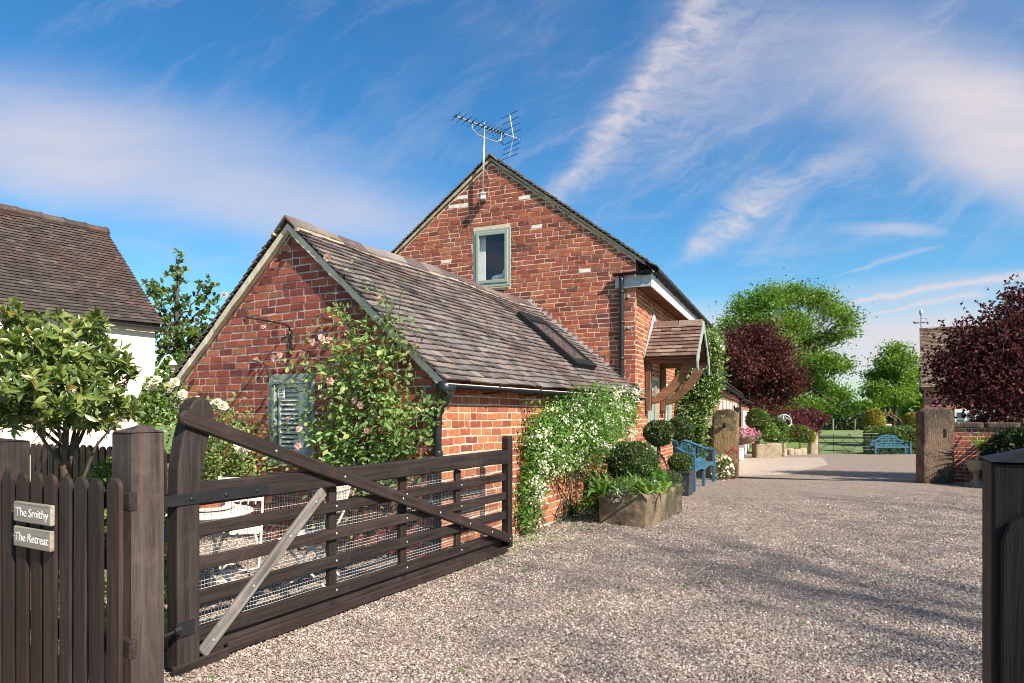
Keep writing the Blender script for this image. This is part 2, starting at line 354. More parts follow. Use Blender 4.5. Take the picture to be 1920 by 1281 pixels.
def glass_mat(name, tint):
    m, k, b = material(name); nt = m.node_tree
    tr = k.new('ShaderNodeBsdfTransparent'); tr.inputs[0].default_value = (*tint, 1)
    gl = k.new('ShaderNodeBsdfGlossy'); gl.inputs['Roughness'].default_value = .02
    lw = k.new('ShaderNodeLayerWeight'); fc_ = k.m('MULTIPLY_ADD', k.m('POWER', lw.outputs['Facing'], 4.0), .8, .10)
    mx = k.new('ShaderNodeMixShader'); k.l.new(fc_, mx.inputs[0]); k.l.new(tr.outputs[0], mx.inputs[1]); k.l.new(gl.outputs[0], mx.inputs[2])
    k.l.new(mx.outputs[0], nt.nodes['Material Output'].inputs[0]); return m
M_GLASS = glass_mat('window_glass', (.93, .94, .95))
def leaf_mat(name, stops, trans=.35, rough=.45, spec=.4):
    m, k, b = material(name); nt = m.node_tree
    r = island_rand(k); col = k.ramp(r, stops)
    tc = k.new('ShaderNodeTexCoord').outputs['Object']; n = k.noise(tc, 1.7, 3, .5)
    hsv = k.new('ShaderNodeHueSaturation'); k.l.new(col, hsv.inputs['Color']); k.put(hsv.inputs['Value'], k.sm(n, .3, .7, .75, 1.25))
    col = hsv.outputs[0]
    k.l.new(col, b.inputs['Base Color']); b.inputs['Roughness'].default_value = rough; b.inputs['Specular IOR Level'].default_value = spec
    tl = k.new('ShaderNodeBsdfTranslucent'); k.l.new(k.mix(1.0, col, (1.5, 1.5, .8, 1), 'MULTIPLY'), tl.inputs[0])
    mx = k.new('ShaderNodeMixShader'); mx.inputs[0].default_value = trans
    k.l.new(b.outputs[0], mx.inputs[1]); k.l.new(tl.outputs[0], mx.inputs[2]); k.l.new(mx.outputs[0], nt.nodes['Material Output'].inputs[0])
    return m
L_ROSE = leaf_mat('rose_leaf', [(0, (.12, .20, .055)), (.4, (.18, .29, .085)), (.75, (.25, .36, .12)), (1, (.36, .37, .13))])
L_RHODO = leaf_mat('rhododendron_leaf', [(0, (.06, .10, .025)), (.4, (.11, .165, .04)), (.75, (.18, .225, .055)), (.96, (.24, .26, .07)), (1, (.30, .15, .04))], .25, .3, .55)
L_CHOISYA = leaf_mat('bright_green_leaf', [(0, (.07, .15, .03)), (.5, (.13, .245, .05)), (1, (.21, .33, .08))], .35, .35)
L_IVY = leaf_mat('climber_leaf', [(0, (.05, .11, .025)), (.5, (.10, .19, .035)), (1, (.20, .28, .06))])
L_BOX = leaf_mat('box_leaf', [(0, (.03, .055, .016)), (.5, (.065, .105, .026)), (.88, (.12, .165, .045)), (1, (.18, .21, .07))], .25, .4)
L_ASH = leaf_mat('ash_leaf', [(0, (.07, .14, .02)), (.5, (.12, .22, .03)), (1, (.20, .31, .05))], .5)
L_BEECH = leaf_mat('young_beech_leaf', [(0, (.08, .16, .025)), (.5, (.14, .24, .035)), (1, (.22, .31, .05))], .45)
L_APPLE = leaf_mat('fruit_tree_leaf', [(0, (.08, .13, .03)), (.5, (.12, .18, .04)), (1, (.19, .20, .06))], .45)
L_COPPER = leaf_mat('copper_leaf', [(0, (.035, .012, .014)), (.5, (.075, .022, .022)), (1, (.13, .04, .032))], .3, .6, .2)
L_PURPLE = leaf_mat('purple_leaf', [(0, (.03, .010, .018)), (.5, (.07, .017, .028)), (.9, (.13, .032, .04)), (1, (.15, .10, .03))], .35, .6, .2)
L_CRIMSON = leaf_mat('crimson_leaf', [(0, (.07, .012, .022)), (.5, (.12, .022, .035)), (1, (.19, .04, .05))], .35)
L_YELLOW = leaf_mat('golden_leaf', [(0, (.16, .16, .03)), (.5, (.28, .24, .04)), (1, (.38, .31, .06))], .35)
L_HEDGE = leaf_mat('hedge_leaf', [(0, (.04, .08, .015)), (.5, (.08, .135, .025)), (1, (.15, .20, .045))], .3)
L_DARK = leaf_mat('dark_evergreen_leaf', [(0, (.014, .028, .014)), (.5, (.028, .05, .022)), (1, (.05, .085, .03))], .2, .4)
L_GRASSY = leaf_mat('strap_leaf', [(0, (.09, .18, .03)), (.5, (.15, .26, .05)), (1, (.24, .34, .08))], .3)
L_SILVER = leaf_mat('silver_leaf', [(0, (.20, .19, .16)), (.5, (.33, .31, .28)), (1, (.45, .43, .40))], .2)
L_WHITE = leaf_mat('white_petal', [(0, (.62, .60, .46)), (.5, (.76, .74, .66)), (1, (.84, .82, .76))], .3, .6, .2)
L_PINK = leaf_mat('pink_petal', [(0, (.66, .36, .38)), (.5, (.74, .52, .50)), (1, (.80, .66, .60))], .3, .6, .2)
L_MAGENTA = leaf_mat('magenta_petal', [(0, (.50, .12, .28)), (.6, (.62, .25, .42)), (1, (.72, .45, .58))], .3, .6, .2)
L_VIOLET = leaf_mat('violet_petal', [(0, (.22, .10, .42)), (1, (.38, .24, .58))], .3, .6, .2)
L_RED = leaf_mat('red_petal', [(0, (.35, .04, .08)), (1, (.52, .10, .16))], .3, .6, .2)

# ---------------------------------------------------------------- foliage
T_DIAM = (np.array([(0,0,0), (-.30,.48,.06), (0,1,-.06), (.30,.48,.06)], float), np.array([(0,1,2), (0,2,3)]))
T_LEAF = (np.array([(0,0,0), (-.20,.22,.05), (-.27,.52,.06), (-.15,.82,.0), (0,1,-.10), (.15,.82,.0), (.27,.52,.06), (.20,.22,.05), (0,.5,0)], float),
          np.array([(0,8,1), (1,8,2), (2,8,3), (3,8,4), (4,8,5), (5,8,6), (6,8,7), (7,8,0)]))
T_SLIM = (np.array([(0,0,0), (-.13,.4,.03), (0,1,-.10), (.13,.4,.03), (0,.45,-.01)], float), np.array([(0,4,1), (1,4,2), (2,4,3), (3,4,0)]))
T_BLADE = (np.array([(-.03,0,0), (.03,0,0), (-.035,.5,-.02), (.035,.5,-.02), (0,1,-.22)], float), np.array([(0,1,3), (0,3,2), (2,3,4)]))
def _star(n, r0=.25, cup=.25):
    vs = [(0,0,.0)]; fs = []
    for i in range(n):
        a = 2*math.pi*i/n; w = math.pi/n*.95
        vs += [(math.cos(a-w)*.42, math.sin(a-w)*.42, cup*.35), (math.cos(a)*.55, math.sin(a)*.55, cup), (math.cos(a+w)*.42, math.sin(a+w)*.42, cup*.35)]
        b = 1+3*i; fs += [(0, b, b+1), (0, b+1, b+2)]
    return np.array(vs, float), np.array(fs)
T_STAR = _star(5)
def _rose():
    vs = []; fs = []
    for ring, (n, r, z, tilt) in enumerate([(6, .5, .05, .10), (5, .38, .16, .26), (4, .24, .24, .38), (3, .11, .3, .42)]):
        for i in range(n):
            a = 2*math.pi*(i+.37*ring)/n; w = math.pi/n*1.25; b = len(vs)
            vs += [(0, 0, z*.4), (math.cos(a-w)*r*.8, math.sin(a-w)*r*.8, z+tilt*.3), (math.cos(a)*r, math.sin(a)*r, z+tilt*.45), (math.cos(a+w)*r*.8, math.sin(a+w)*r*.8, z+tilt*.3)]
            fs += [(b, b+1, b+2), (b, b+2, b+3)]
    return np.array(vs, float), np.array(fs)
T_ROSE = _rose()
def unit(a): return a/np.maximum(np.linalg.norm(a, axis=-1, keepdims=True), 1e-9)
def frames(dirs, nrm):
    y = unit(dirs); z = unit(nrm - y*np.sum(nrm*y, 1, keepdims=True)); x = np.cross(y, z); return x, y, z
def leaf_arrays(pos, dirs, nrm, size, T, wid=1.0):
    tv, tf = T; x, y, z = frames(dirs, nrm); n = len(pos); s = np.asarray(size, float).reshape(-1, 1, 1)*np.ones((n, 1, 1))
    V = pos[:, None, :] + s*(tv[None, :, 0:1]*wid*x[:, None, :] + tv[None, :, 1:2]*y[:, None, :] + tv[None, :, 2:3]*z[:, None, :])
    Fc = tf[None] + (np.arange(n)*len(tv))[:, None, None]
    return V.reshape(-1, 3), Fc.reshape(-1, 3)
_tm = {}
def tmesh(T, mat, name, wid=1.0):
    key = (id(T), mat.name, name, wid)
    if key not in _tm:
        me = bpy.data.meshes.new(name); v = T[0]*np.array([wid, 1, 1]); me.from_pydata([tuple(p) for p in v], [], [tuple(int(i) for i in f) for f in T[1]]); me.materials.append(mat); _tm[key] = me
    return _tm[key]
def foliage(parent, name, pos, dirs, nrm, size, mat, T=T_DIAM, nparts=0, part='leaf', wid=1.0):
    """leaves as one mesh; the nparts nearest the camera as parts of their own"""
    pos = np.asarray(pos, float); base = np.array(parent.matrix_basis.translation) if parent else np.zeros(3)
    size = np.asarray(size, float)*np.ones(len(pos))
    if nparts:
        d = np.linalg.norm(pos-np.array([0, 0, CH]), axis=1)/size
        order = np.argsort(d); near, far = order[:nparts], order[nparts:]
        me = tmesh(T, mat, part, wid); x, y, z = frames(dirs[near], nrm[near])
        for i, j in enumerate(near):
            s = size[j]; q = pos[j]-base
            M = Matrix(((x[i,0]*s, y[i,0]*s, z[i,0]*s, q[0]), (x[i,1]*s, y[i,1]*s, z[i,1]*s, q[1]), (x[i,2]*s, y[i,2]*s, z[i,2]*s, q[2]), (0,0,0,1)))
            share(part, me, parent, M)
        if len(far) == 0: return None
        pos, dirs, nrm, size = pos[far], dirs[far], nrm[far], size[far]
    V, Fc = leaf_arrays(pos-base, dirs, nrm, size, T, wid)
    return arr_mesh(name, V, Fc, mat, parent, smooth=True, kind='stuff' if parent else None)
def rdir(n, up=0.0, sd_=1.0):
    v = rng.normal(size=(n, 3))*sd_; v[:, 2] += up; return unit(v)
def blob_points(blobs, n, fill=.55, fuzz=.12):
    """points in a union of ellipsoids (cx,cy,cz,rx,ry,rz[,weight]), denser towards the skin; also outward directions"""
    b = np.array([list(q)+[1.0]*(7-len(q)) for q in blobs], float)
    w = (b[:,3]*b[:,4]+b[:,4]*b[:,5]+b[:,3]*b[:,5])*b[:,6]; idx = rng.choice(len(b), n, p=w/w.sum())
    d = rdir(n); r = fill+(1-fill)*rng.random(n)**.6; r *= 1+fuzz*rng.normal(size=n)
    o = d*b[idx, 3:6]*r[:, None]; return b[idx, :3]+o, unit(d/b[idx, 3:6])
def limb(mb, a, b, r0, r1, n=5, k=5, sag=.0, wob=.08):
    a = Vector(a); b = Vector(b); L = (b-a).length; pts = []
    for i in range(k+1):
        t = i/k; p = a.lerp(b, t); p.z += sag*math.sin(math.pi*t)*L
        if 0 < i < k: p += Vector([random.uniform(-1, 1)*wob*L for _ in range(3)])*.5
        pts.append(p)
    mb.tube(pts, [r0+(r1-r0)*i/k for i in range(k+1)], n); return pts
# ================================================================ ground
def sheet(name, xs, ys, dz, mat, kind='structure', label=None, zf=zg):
    V = [(x, y, zf(y)+dz) for y in ys for x in xs]; nx = len(xs)
    Fc = [(j*nx+i, j*nx+i+1, (j+1)*nx+i+1, (j+1)*nx+i) for j in range(len(ys)-1) for i in range(nx-1)]
    me = bpy.data.meshes.new(name); me.from_pydata(V, [], Fc); me.materials.append(mat)
    o = bpy.data.objects.new(name, me); COL.objects.link(o); o['kind'] = kind
    if label: o['label'] = label
    return o
def grass_mat():
    m, k, b = material('meadow_grass'); tc = k.new('ShaderNodeTexCoord').outputs['Object']
    n = k.noise(tc, .35, 6, .65); n2 = k.noise(tc, 9, 5, .7)
    c = k.mix(n2, (.055, .12, .018, 1), (.15, .225, .045, 1)); c = k.mix(k.sm(n, .35, .65, 0, .5), c, (.19, .22, .07, 1))
    k.l.new(c, b.inputs['Base Color']); b.inputs['Roughness'].default_value = .9; bump(k, b, n2, .8, .05); return m
def gravel_mat():
    m, k, b = material('gravel_bed'); tc = k.new('ShaderNodeTexCoord').outputs['Object']
    v = k.new('ShaderNodeTexVoronoi'); k.l.new(tc, v.inputs['Vector']); v.inputs['Scale'].default_value = 58
    sp = k.new('ShaderNodeSeparateColor'); k.l.new(v.outputs['Color'], sp.inputs[0])
    col = k.ramp(sp.outputs[0], [(0, (.13, .095, .075)), (.3, (.25, .19, .15)), (.6, (.36, .28, .225)), (.85, (.46, .38, .315)), (1, (.56, .49, .42))])
    v2 = k.new('ShaderNodeTexVoronoi'); k.l.new(tc, v2.inputs['Vector']); v2.inputs['Scale'].default_value = 21
    sp2 = k.new('ShaderNodeSeparateColor'); k.l.new(v2.outputs['Color'], sp2.inputs[0])
    col = k.mix(.30, col, k.ramp(sp2.outputs[1], [(0, (.14, .10, .09)), (1, (.55, .46, .40))]))
    big = k.noise(tc, .55, 5, .6); col = k.mix(k.sm(big, .35, .7, 0, .35), col, (.30, .22, .19, 1))
    gap = k.sm(v.outputs['Distance'], .35, .75, 0, .5); col = k.mix(gap, col, (.06, .045, .038, 1))
    k.l.new(col, b.inputs['Base Color']); b.inputs['Roughness'].default_value = .85; b.inputs['Specular IOR Level'].default_value = .3
    h = k.m('SUBTRACT', 1.0, v.outputs['Distance']); bump(k, b, k.m('ADD', h, k.m('MULTIPLY', k.noise(tc, 14, 4, .6), .8)), 1.0, .02)
    return m
M_GRASS = grass_mat(); M_GRAVEL = gravel_mat()
M_PAVE = stone_mat('worn_concrete', (.36, .29, .235), (.50, .42, .35))
sheet('ground', [-400, -60, -20, 0, 20, 60, 400], [-80, 0, 14, 20, 29, 36, 45, 60, 72, 120, 300, 900], -.012, M_GRASS)
sheet('gravel_driveway', [-16, -4, 0, 8, 17, 30], [-6, 0, 6, 14, 18, 24, 29, 35.2], 0.0, M_GRAVEL)
# paler concrete strip in front of the long wing
def poly_sheet(name, pts, dz, mat):
    me = bpy.data.meshes.new(name); me.from_pydata([(x, y, zg(y)+dz) for x, y in pts], [], [tuple(range(len(pts)))]); me.materials.append(mat)
    o = bpy.data.objects.new(name, me); COL.objects.link(o); o['kind'] = 'structure'; return o
poly_sheet('concrete_path', [(5.0, 16.2), (6.9, 16.9), (10.6, 22.5), (13.6, 29.5), (10.2, 29.5)], .005, M_PAVE)

def make_pebbles():
    N = 260000
    # density falls with distance so that stones stay about a pixel across
    y = 2.7 + (1-np.sqrt(rng.random(N)))*9.6
    x = (rng.random(N)*2-1)*(.80*y+.4)
    keep = (x > -3.6)
    # nothing inside the annex or the planters
    lx = (x+.76)*.877-(y-6.64)*.48; ly = (x+.76)*.48+(y-6.64)*.877
    keep &= ~((lx < 0) & (ly > 0))
    x, y = x[keep], y[keep]; n = len(x)
    s = (.0048+.0052*rng.random(n)**1.8)*(1+.05*np.maximum(y-4, 0))
    base = np.array([(1,0,0), (.3,.95,0), (-.85,.5,0), (-.8,-.6,0), (.35,-.9,0), (0.1,0,.75)])
    f = np.array([(0,1,5), (1,2,5), (2,3,5), (3,4,5), (4,0,5)])
    a = rng.random(n)*6.283; ca, sa = np.cos(a), np.sin(a)
    st = .65+.7*rng.random((n, 1)); hz = .5+.9*rng.random(n)
    bx_ = base[None]*np.ones((n, 1, 1)); bx_ = bx_*(1+.25*rng.normal(size=(n, 6, 1)))
    X = (bx_[:, :, 0]*ca[:, None]*st-bx_[:, :, 1]*sa[:, None])*s[:, None]; Y = (bx_[:, :, 0]*sa[:, None]*st+bx_[:, :, 1]*ca[:, None])*s[:, None]
    tilt = rng.normal(size=(n, 2))*.35
    Z = bx_[:, :, 2]*s[:, None]*hz[:, None] + X*tilt[:, :1]+Y*tilt[:, 1:]
    V = np.stack([X+x[:, None], Y+y[:, None], Z+.002+.003*rng.random((n, 1))], -1).reshape(-1, 3)
    Fc = (f[None]+(np.arange(n)*6)[:, None, None]).reshape(-1, 3)
    m, k, b = material('pebble'); r = island_rand(k)
    k.l.new(k.ramp(r, [(0, (.10, .075, .06)), (.2, (.20, .15, .125)), (.45, (.30, .235, .19)), (.6, (.35, .25, .185)), (.7, (.39, .325, .275)), (.92, (.50, .43, .37)), (1, (.66, .60, .53))]), b.inputs['Base Color'])
    tcp = k.new('ShaderNodeTexCoord').outputs['Object']; base_l = b.inputs['Base Color'].links[0].from_socket
    pat = k.noise(tcp, .9, 5, .65, .4); pc = k.mix(k.sm(pat, .48, .66, 0, .55), base_l, (.20, .155, .13, 1)); pat2 = k.noise(tcp, 2.7, 4, .6); pc = k.mix(k.sm(pat2, .55, .7, 0, .35), pc, (.48, .41, .35, 1)); k.l.new(pc, b.inputs['Base Color'])
    b.inputs['Roughness'].default_value = .7
    o = arr_mesh('loose_gravel', V, Fc, m, None, kind='stuff'); o['label'] = 'pinkish brown gravel strewn over the driveway'
make_pebbles()

# ================================================================ brick and tile laying
def local_matrix(loc, rotz): return Matrix.Translation(Vector(loc)) @ Matrix.Rotation(rotz, 4, 'Z')
def lay_bricks(T, part, mat, place, lo, hi, z0, z1, ch, L, holes=(), keep=None, jit=.0035, headers=.16, joint=.011, proud=.006, wob=.008, white=()):
    out = []; row = 0; z = z0; ph = random.random()*9
    while z < z1-.02:
        zb, zt = z+joint/2, z+ch-joint/2
        a = max(lo(zb), lo(zt))-.0; u = min(lo(zb), lo(zt)) - (L*.5 if row % 2 else 0) - random.random()*.06; umax = max(hi(zb), hi(zt))
        while u < umax:
            l = L*(.5 if random.random() < headers else 1)*random.uniform(.93, 1.05)
            u0, u1 = u+joint/2, u+l-joint/2; u += l
            segs = [(u0, u1)]
            for (hx0, hx1, hz0, hz1) in holes:
                if zt > hz0+.005 and zb < hz1-.005:
                    ns = []
                    for s0, s1 in segs:
                        if s1 <= hx0 or s0 >= hx1: ns.append((s0, s1))
                        else:
                            if s0 < hx0: ns.append((s0, hx0-.004))
                            if s1 > hx1: ns.append((hx1+.004, s1))
                    segs = ns
            for s0, s1 in segs:
                b0, b1 = max(s0, lo(zb)), min(s1, hi(zb)); t0, t1 = max(s0, lo(zt)), min(s1, hi(zt))
                if b1-b0 < .03 or t1-t0 < .012: 
                    if b1-b0 < .045: continue
                    t0 = t1 = max(min((t0+t1)/2, b1), b0); t1 = t0+.012
                if keep and not keep((b0+b1)/2, (zb+zt)/2): continue
                J = lambda: random.uniform(-jit, jit)
                w = lambda q: wob*math.sin(q*1.1+ph+row*.23)+wob*.5*math.sin(q*3.7+row*.9)
                pr = proud*random.uniform(.55, 1.25); c = .005
                q = [(b0, zb), (b1, zb), (t1, zt), (t0, zt)]; q = [(p[0]+J(), p[1]+w(p[0])+J()) for p in q]
                cx = sum(p[0] for p in q)/4; cz = sum(p[1] for p in q)/4
                fr = [(p[0]+(c if p[0] < cx else -c), p[1]+(c if p[1] < cz else -c)) for p in q]
                tl = [random.uniform(-.0025, .0025) for _ in range(4)]
                vs = [place(p[0], p[1], -.004) for p in q]+[place(p[0], p[1], pr+tl[i]) for i, p in enumerate(fr)]
                mm = mat
                for wx, wz in white:
                    if abs(wx-cx) < .12 and abs(wz-cz) < ch*.5: mm = M_BRICK_WHITE
                wc = T @ Vector(vs[4]); out.append([part, mm, vs, wc, 0 if mm is M_BRICK_WHITE else (wc-Vector((0, 0, CH))).length])
        z += ch; row += 1
    return out
BRF = [(4,5,6,7), (0,1,5,4), (1,2,6,5), (2,3,7,6), (3,0,4,7)]
def allocate(pieces, n_ind, name, stuff):
    """the pieces that show largest become parts of their own; the rest of each wall is one joined part"""
    def inview(w):
        px = CX+w.x/w.y*F if w.y > .2 else -9e9; return -40 < px < 1960
    pieces.sort(key=lambda p: p[4]+(0 if inview(p[3]) else 1e4))
    for part, m, vs, wc, d in pieces[:n_ind]:
        c = Vector(vs[4]); me = bpy.data.meshes.new(name); me.from_pydata([tuple(Vector(v)-c) for v in vs], [], BRF); me.materials.append(m)
        share(name, me, part, Matrix.Translation(c))
    groups = {}
    for part, m, vs, wc, d in pieces[n_ind:]: groups.setdefault((part.name, m.name), (part, m, []))[2].append(vs)
    for part, m, L in groups.values():
        V = np.array(L, float).reshape(-1, 3); Fc = (np.array(BRF)[None]+(np.arange(len(L))*8)[:, None, None]).reshape(-1, 4)
        arr_mesh(stuff, V, Fc, m, part, kind='stuff')
def lay_tiles(T, part, mat, O, A, Sv, na, w, ns, g, sag=None, thick=.016, gap=.004, jit=.006, lap=.05, a_of=None, smax=None, lift=.028):
    """rows of overlapping tiles: O eave corner, A along the eave, Sv up the slope (unit vectors)"""
    O, A, Sv = Vector(O), Vector(A), Vector(Sv); N = A.cross(Sv).normalized()
    if N.z < 0: N = -N
    out = []
    for r in range(ns):
        off = (.5*w if r % 2 else 0)-w*.5
        for i in range(na+1):
            a0 = off+i*w; a1 = a0+w-gap
            a0 = max(a0, 0); a1 = min(a1, na*w)
            if a_of: a1 = min(a1, a_of(r*g))
            if a1-a0 < .03: continue
            s0 = r*g+random.uniform(-jit, jit); s1 = r*g+g+lap
            if smax: s1 = min(s1, smax)
            j = random.uniform(0, .006); tw = random.uniform(-.005, .005)
            vs = []
            for up in (0, thick):
                for a, s, h in ((a0, s0, lift+j+tw), (a1, s0, lift+j-tw), (a1, s1, .0), (a0, s1, .0)):
                    p = O+A*a+Sv*s+N*(h+up)
                    if sag: p.z += sag(a, s)
                    vs.append(tuple(p))
            wc = T @ Vector(vs[4]); out.append([part, mat, vs, wc, (wc-Vector((0, 0, CH))).length])
    return out
def clip_poly(poly, axis, val, keep_less):
    out = []; n = len(poly)
    for i in range(n):
        a, b = poly[i], poly[(i+1) % n]; ia = (a[axis] <= val) == keep_less or a[axis] == val; ib = (b[axis] <= val) == keep_less or b[axis] == val
        if ia: out.append(a)
        if ia != ib:
            t = (val-a[axis])/(b[axis]-a[axis]); out.append(tuple(a[k]+(b[k]-a[k])*t for k in range(2)))
    return out
def holed_wall(mb, poly, hole, a, b, plane):
    """a wall with one rectangular opening, as four prisms"""
    x0, x1, z0, z1 = hole
    for q in (clip_poly(poly, 0, x0, True), clip_poly(poly, 0, x1, False),
              clip_poly(clip_poly(clip_poly(poly, 0, x0, False), 0, x1, True), 1, z0, True), clip_poly(clip_poly(clip_poly(poly, 0, x0, False), 0, x1, True), 1, z1, False)):
        if len(q) > 2: mb.prism(q, a, b, plane)

# ================================================================ annex (low gabled range nearest the camera)
AX_LOC = (-.76, 6.64, 0); AX_ROT = -R(28.7); AXT = local_matrix(AX_LOC, AX_ROT)
annex = thing('cottage_annex', 'low red brick gabled annex with clay tile roof behind the open gate', 'cottage', AX_LOC, AX_ROT)
AW = 3.91; ARX = -AW/2; AEX = .19; AEZ = 1.78; ARZ = 3.62; ASL = (ARZ-AEZ)/(AEX-ARX)
def aroof(x): return ARZ-ASL*abs(x-ARX)
def aend(x): return 6.05+.1056*x
awin = (-2.326, -1.617, .93, 1.925)
gp = [(-AW, 0), (0, 0), (0, aroof(0)-.07), (ARX, ARZ-.09), (-AW, aroof(0)-.07)]
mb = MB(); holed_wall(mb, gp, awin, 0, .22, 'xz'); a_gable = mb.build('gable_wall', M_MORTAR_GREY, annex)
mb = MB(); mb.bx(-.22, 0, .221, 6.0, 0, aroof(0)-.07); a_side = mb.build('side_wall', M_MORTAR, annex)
mb = MB(); mb.bx(-AW, -AW+.22, .221, 5.6, 0, aroof(0)-.07); mb.build('rear_side_wall', M_MORTAR_GREY, annex)
g_hw = lambda z: min(AW/2, (ARZ-.13-z)/ASL)
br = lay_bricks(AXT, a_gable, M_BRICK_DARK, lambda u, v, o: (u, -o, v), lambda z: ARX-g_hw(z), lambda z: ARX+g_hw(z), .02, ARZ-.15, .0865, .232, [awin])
br2 = lay_bricks(AXT, a_side, M_BRICK_SUNLIT, lambda u, v, o: (o, u, v), lambda z: 0.0, lambda z: 5.95, .02, aroof(0)-.1, .0865, .232, [], headers=.12)
for q in br2: q[4] += .8
for q in br:
    if (AXT.inverted() @ q[3]).z < .75: q[4] += 4
allocate(br+br2, 300, 'brick', 'brickwork')
# verge mortar and soffit
for sgn, nm in ((1, 'verge'), (-1, 'verge')):
    ex = AEX+.02; f = lambda x, dz: (ARX+sgn*x, ARZ-ASL*x+dz)
    mb = MB(); W_ = AEX-ARX
    n = 14; top = []; bot = []
    for i in range(n+1):
        x = W_*i/n; top.append(f(x, -.012)); bot.append(f(x, -.105+random.uniform(-.010, .010)+(0.02 if i == 0 else 0)))
    for i in range(n):
        yf = -.075+random.uniform(-.006, .006)
        mb.prism([top[i], top[i+1], bot[i+1], bot[i]], yf, -.012, 'xz')
    mb.build(nm, M_RENDER, annex)
mb = MB()
for sgn in (1, -1):
    x = AEX-.20; mb.prism([(ARX, ARZ-.24), (ARX+sgn*(x-ARX), aroof(ARX+(x-ARX))-.24), (ARX+sgn*(x-ARX), aroof(ARX+(x-ARX))-.16), (ARX, ARZ-.16)], .0, 5.85, 'xz')
a_roof = mb.build('roof', M_DWX, annex)
SLV = Vector((ARX-AEX, 0, ARZ-AEZ)); SLL = SLV.length; SLV = SLV/SLL
asag = lambda a, s: -.10*(a/6)**1.3*(s/SLL)-.02*math.sin(a*1.9+s*2)*(s/SLL) + .006*math.sin(a*5+s*9)
nrow = int(SLL/.102)
tl = lay_tiles(AXT, a_roof, M_TILE, (AEX, -.10, AEZ), (0, 1, 0), SLV, 38, .165, nrow, .102, asag, a_of=lambda s: aend(AEX+SLV.x*s)+.16)
SLW = Vector((-(ARX-AEX), 0, ARZ-AEZ)).normalized()
tl2 = lay_tiles(AXT, a_roof, M_TILE, (ARX-(AEX-ARX), -.10, AEZ), (0, 1, 0), SLW, 3, .165, nrow, .102, asag)
for q in tl2: q[4] += 3
allocate(tl+tl2, 300, 'tile', 'tiling')
y = -.12; i = 0
while y < 5.8:
    l = .42 if y+.42 < 5.9 else 5.9-y; mb = MB(); zz = lambda yy: ARZ+asag(max(yy, 0), SLL)
    s = .17; o_ = .0 if i % 2 else .006
    pr = lambda yy: [(ARX-s, zz(yy)-ASL*s+.05), (ARX, zz(yy)+.06+o_), (ARX+s, zz(yy)-ASL*s+.05), (ARX+s, zz(yy)-ASL*s+.02), (ARX, zz(yy)+.02), (ARX-s, zz(yy)-ASL*s+.02)]
    A_, B_ = pr(y), pr(y+l-.008)
    vs = [(p[0], y, p[1]) for p in A_]+[(p[0], y+l-.008, p[1]) for p in B_]
    mb.add(vs, [tuple(range(6)), tuple(range(6, 12))[::-1]]+[((j+1) % 6, j, 6+j, 6+(j+1) % 6) for j in range(6)])
    mb.build('ridge_tile', M_TILE, a_roof, bevel=.008); y += l; i += 1
for sgn in (1, -1):
    n = 24; mb = MB()
    for j in range(n):
        y0, y1 = -.13+j*5.95/n, -.13+(j+1)*5.95/n; x = ARX+sgn*.185; z0 = ARZ-ASL*.185+asag(max(y0, 0), SLL)+.02
        mb.bx(x-.018, x+.018, y0, y1, z0-.01, z0+random.uniform(.018, .035))
    mb.build('ridge_bedding', M_VERGE, a_roof)
# rooflight
rl = MB(); up = SLV; nn = Vector((0, 1, 0)).cross(SLV); nn = -nn if nn.z < 0 else nn
def onroof(x, y, h): return Vector((x, y, aroof(x)-.05*(y/6)*((AEX-x)/(AEX-ARX))))+nn*h
xa, xb, ya, yb = -.30, -1.22, 3.98, 4.78
def rbox(x0, x1, y0, y1, h0, h1): return [tuple(onroof(x, y, h)) for h in (h0, h1) for x, y in ((x0, y0), (x0, y1), (x1, y1), (x1, y0))]
for q in ((xa+.05, xb-.05, ya, ya+.07), (xa+.05, xb-.05, yb-.07, yb), (xa+.05, xa-.06, ya+.07, yb-.07), (xb+.10, xb-.05, ya+.07, yb-.07)): rl.box8(rbox(*q, .0, .125))
M_RL = plain('rooflight_frame', (.012, .012, .014), .75, spec=.2); rlf = rl.build('rooflight', M_RL, a_roof, bevel=.006)
mb = MB(); mb.box8(rbox(xa-.06, xb+.10, ya+.07, yb-.07, .085, .10)); 
m_, k_, b_ = material('rooflight_glass'); b_.inputs['Base Color'].default_value = (.05, .05, .055, 1); b_.inputs['Roughness'].default_value = .04; b_.inputs['Specular IOR Level'].default_value = .9
# the pane joins the roof as its own sub-part
mb.build('rooflight_pane', m_, a_roof)
# gutters and downpipe
mb = MB(); n = 9
def gutter(mb, p0, p1, r=.055, side=Vector((1, 0, 0)), n=8):
    p0, p1 = Vector(p0), Vector(p1); vs = []
    for p in (p0, p1):
        for rr in (r, r*.86):
            for j in range(n+1):
                th = math.pi*j/n; vs.append(p+side*math.cos(th)*rr-Vector((0, 0, 1))*math.sin(th)*rr)
    m1 = n+1; fs = []
    for j in range(n): fs += [(j, j+1, 2*m1+j+1, 2*m1+j), (m1+j+1, m1+j, 3*m1+j, 3*m1+j+1)]
    fs += [(0, 2*m1, 3*m1, m1), (n, m1+n, 3*m1+n, 2*m1+n)]
    for o_ in (0, 2*m1): fs += [(o_+j, o_+m1+j, o_+m1+j+1, o_+j+1) for j in range(n)]
    mb.add(vs, fs)
gutter(mb, (.17, -.12, 1.775), (.17, 6.15, 1.755)); mb.build('gutter', M_BLACK, annex, smooth=True)
for y in (.9, 1.9, 2.9, 3.9, 4.9): mb = MB(); mb.tube([(.02, y, 1.70), (.10, y, 1.70), (.17, y, 1.705), (.225, y, 1.74), (.232, y, 1.79)], .012, 5); mb.build('gutter_bracket', M_BLACK, annex)
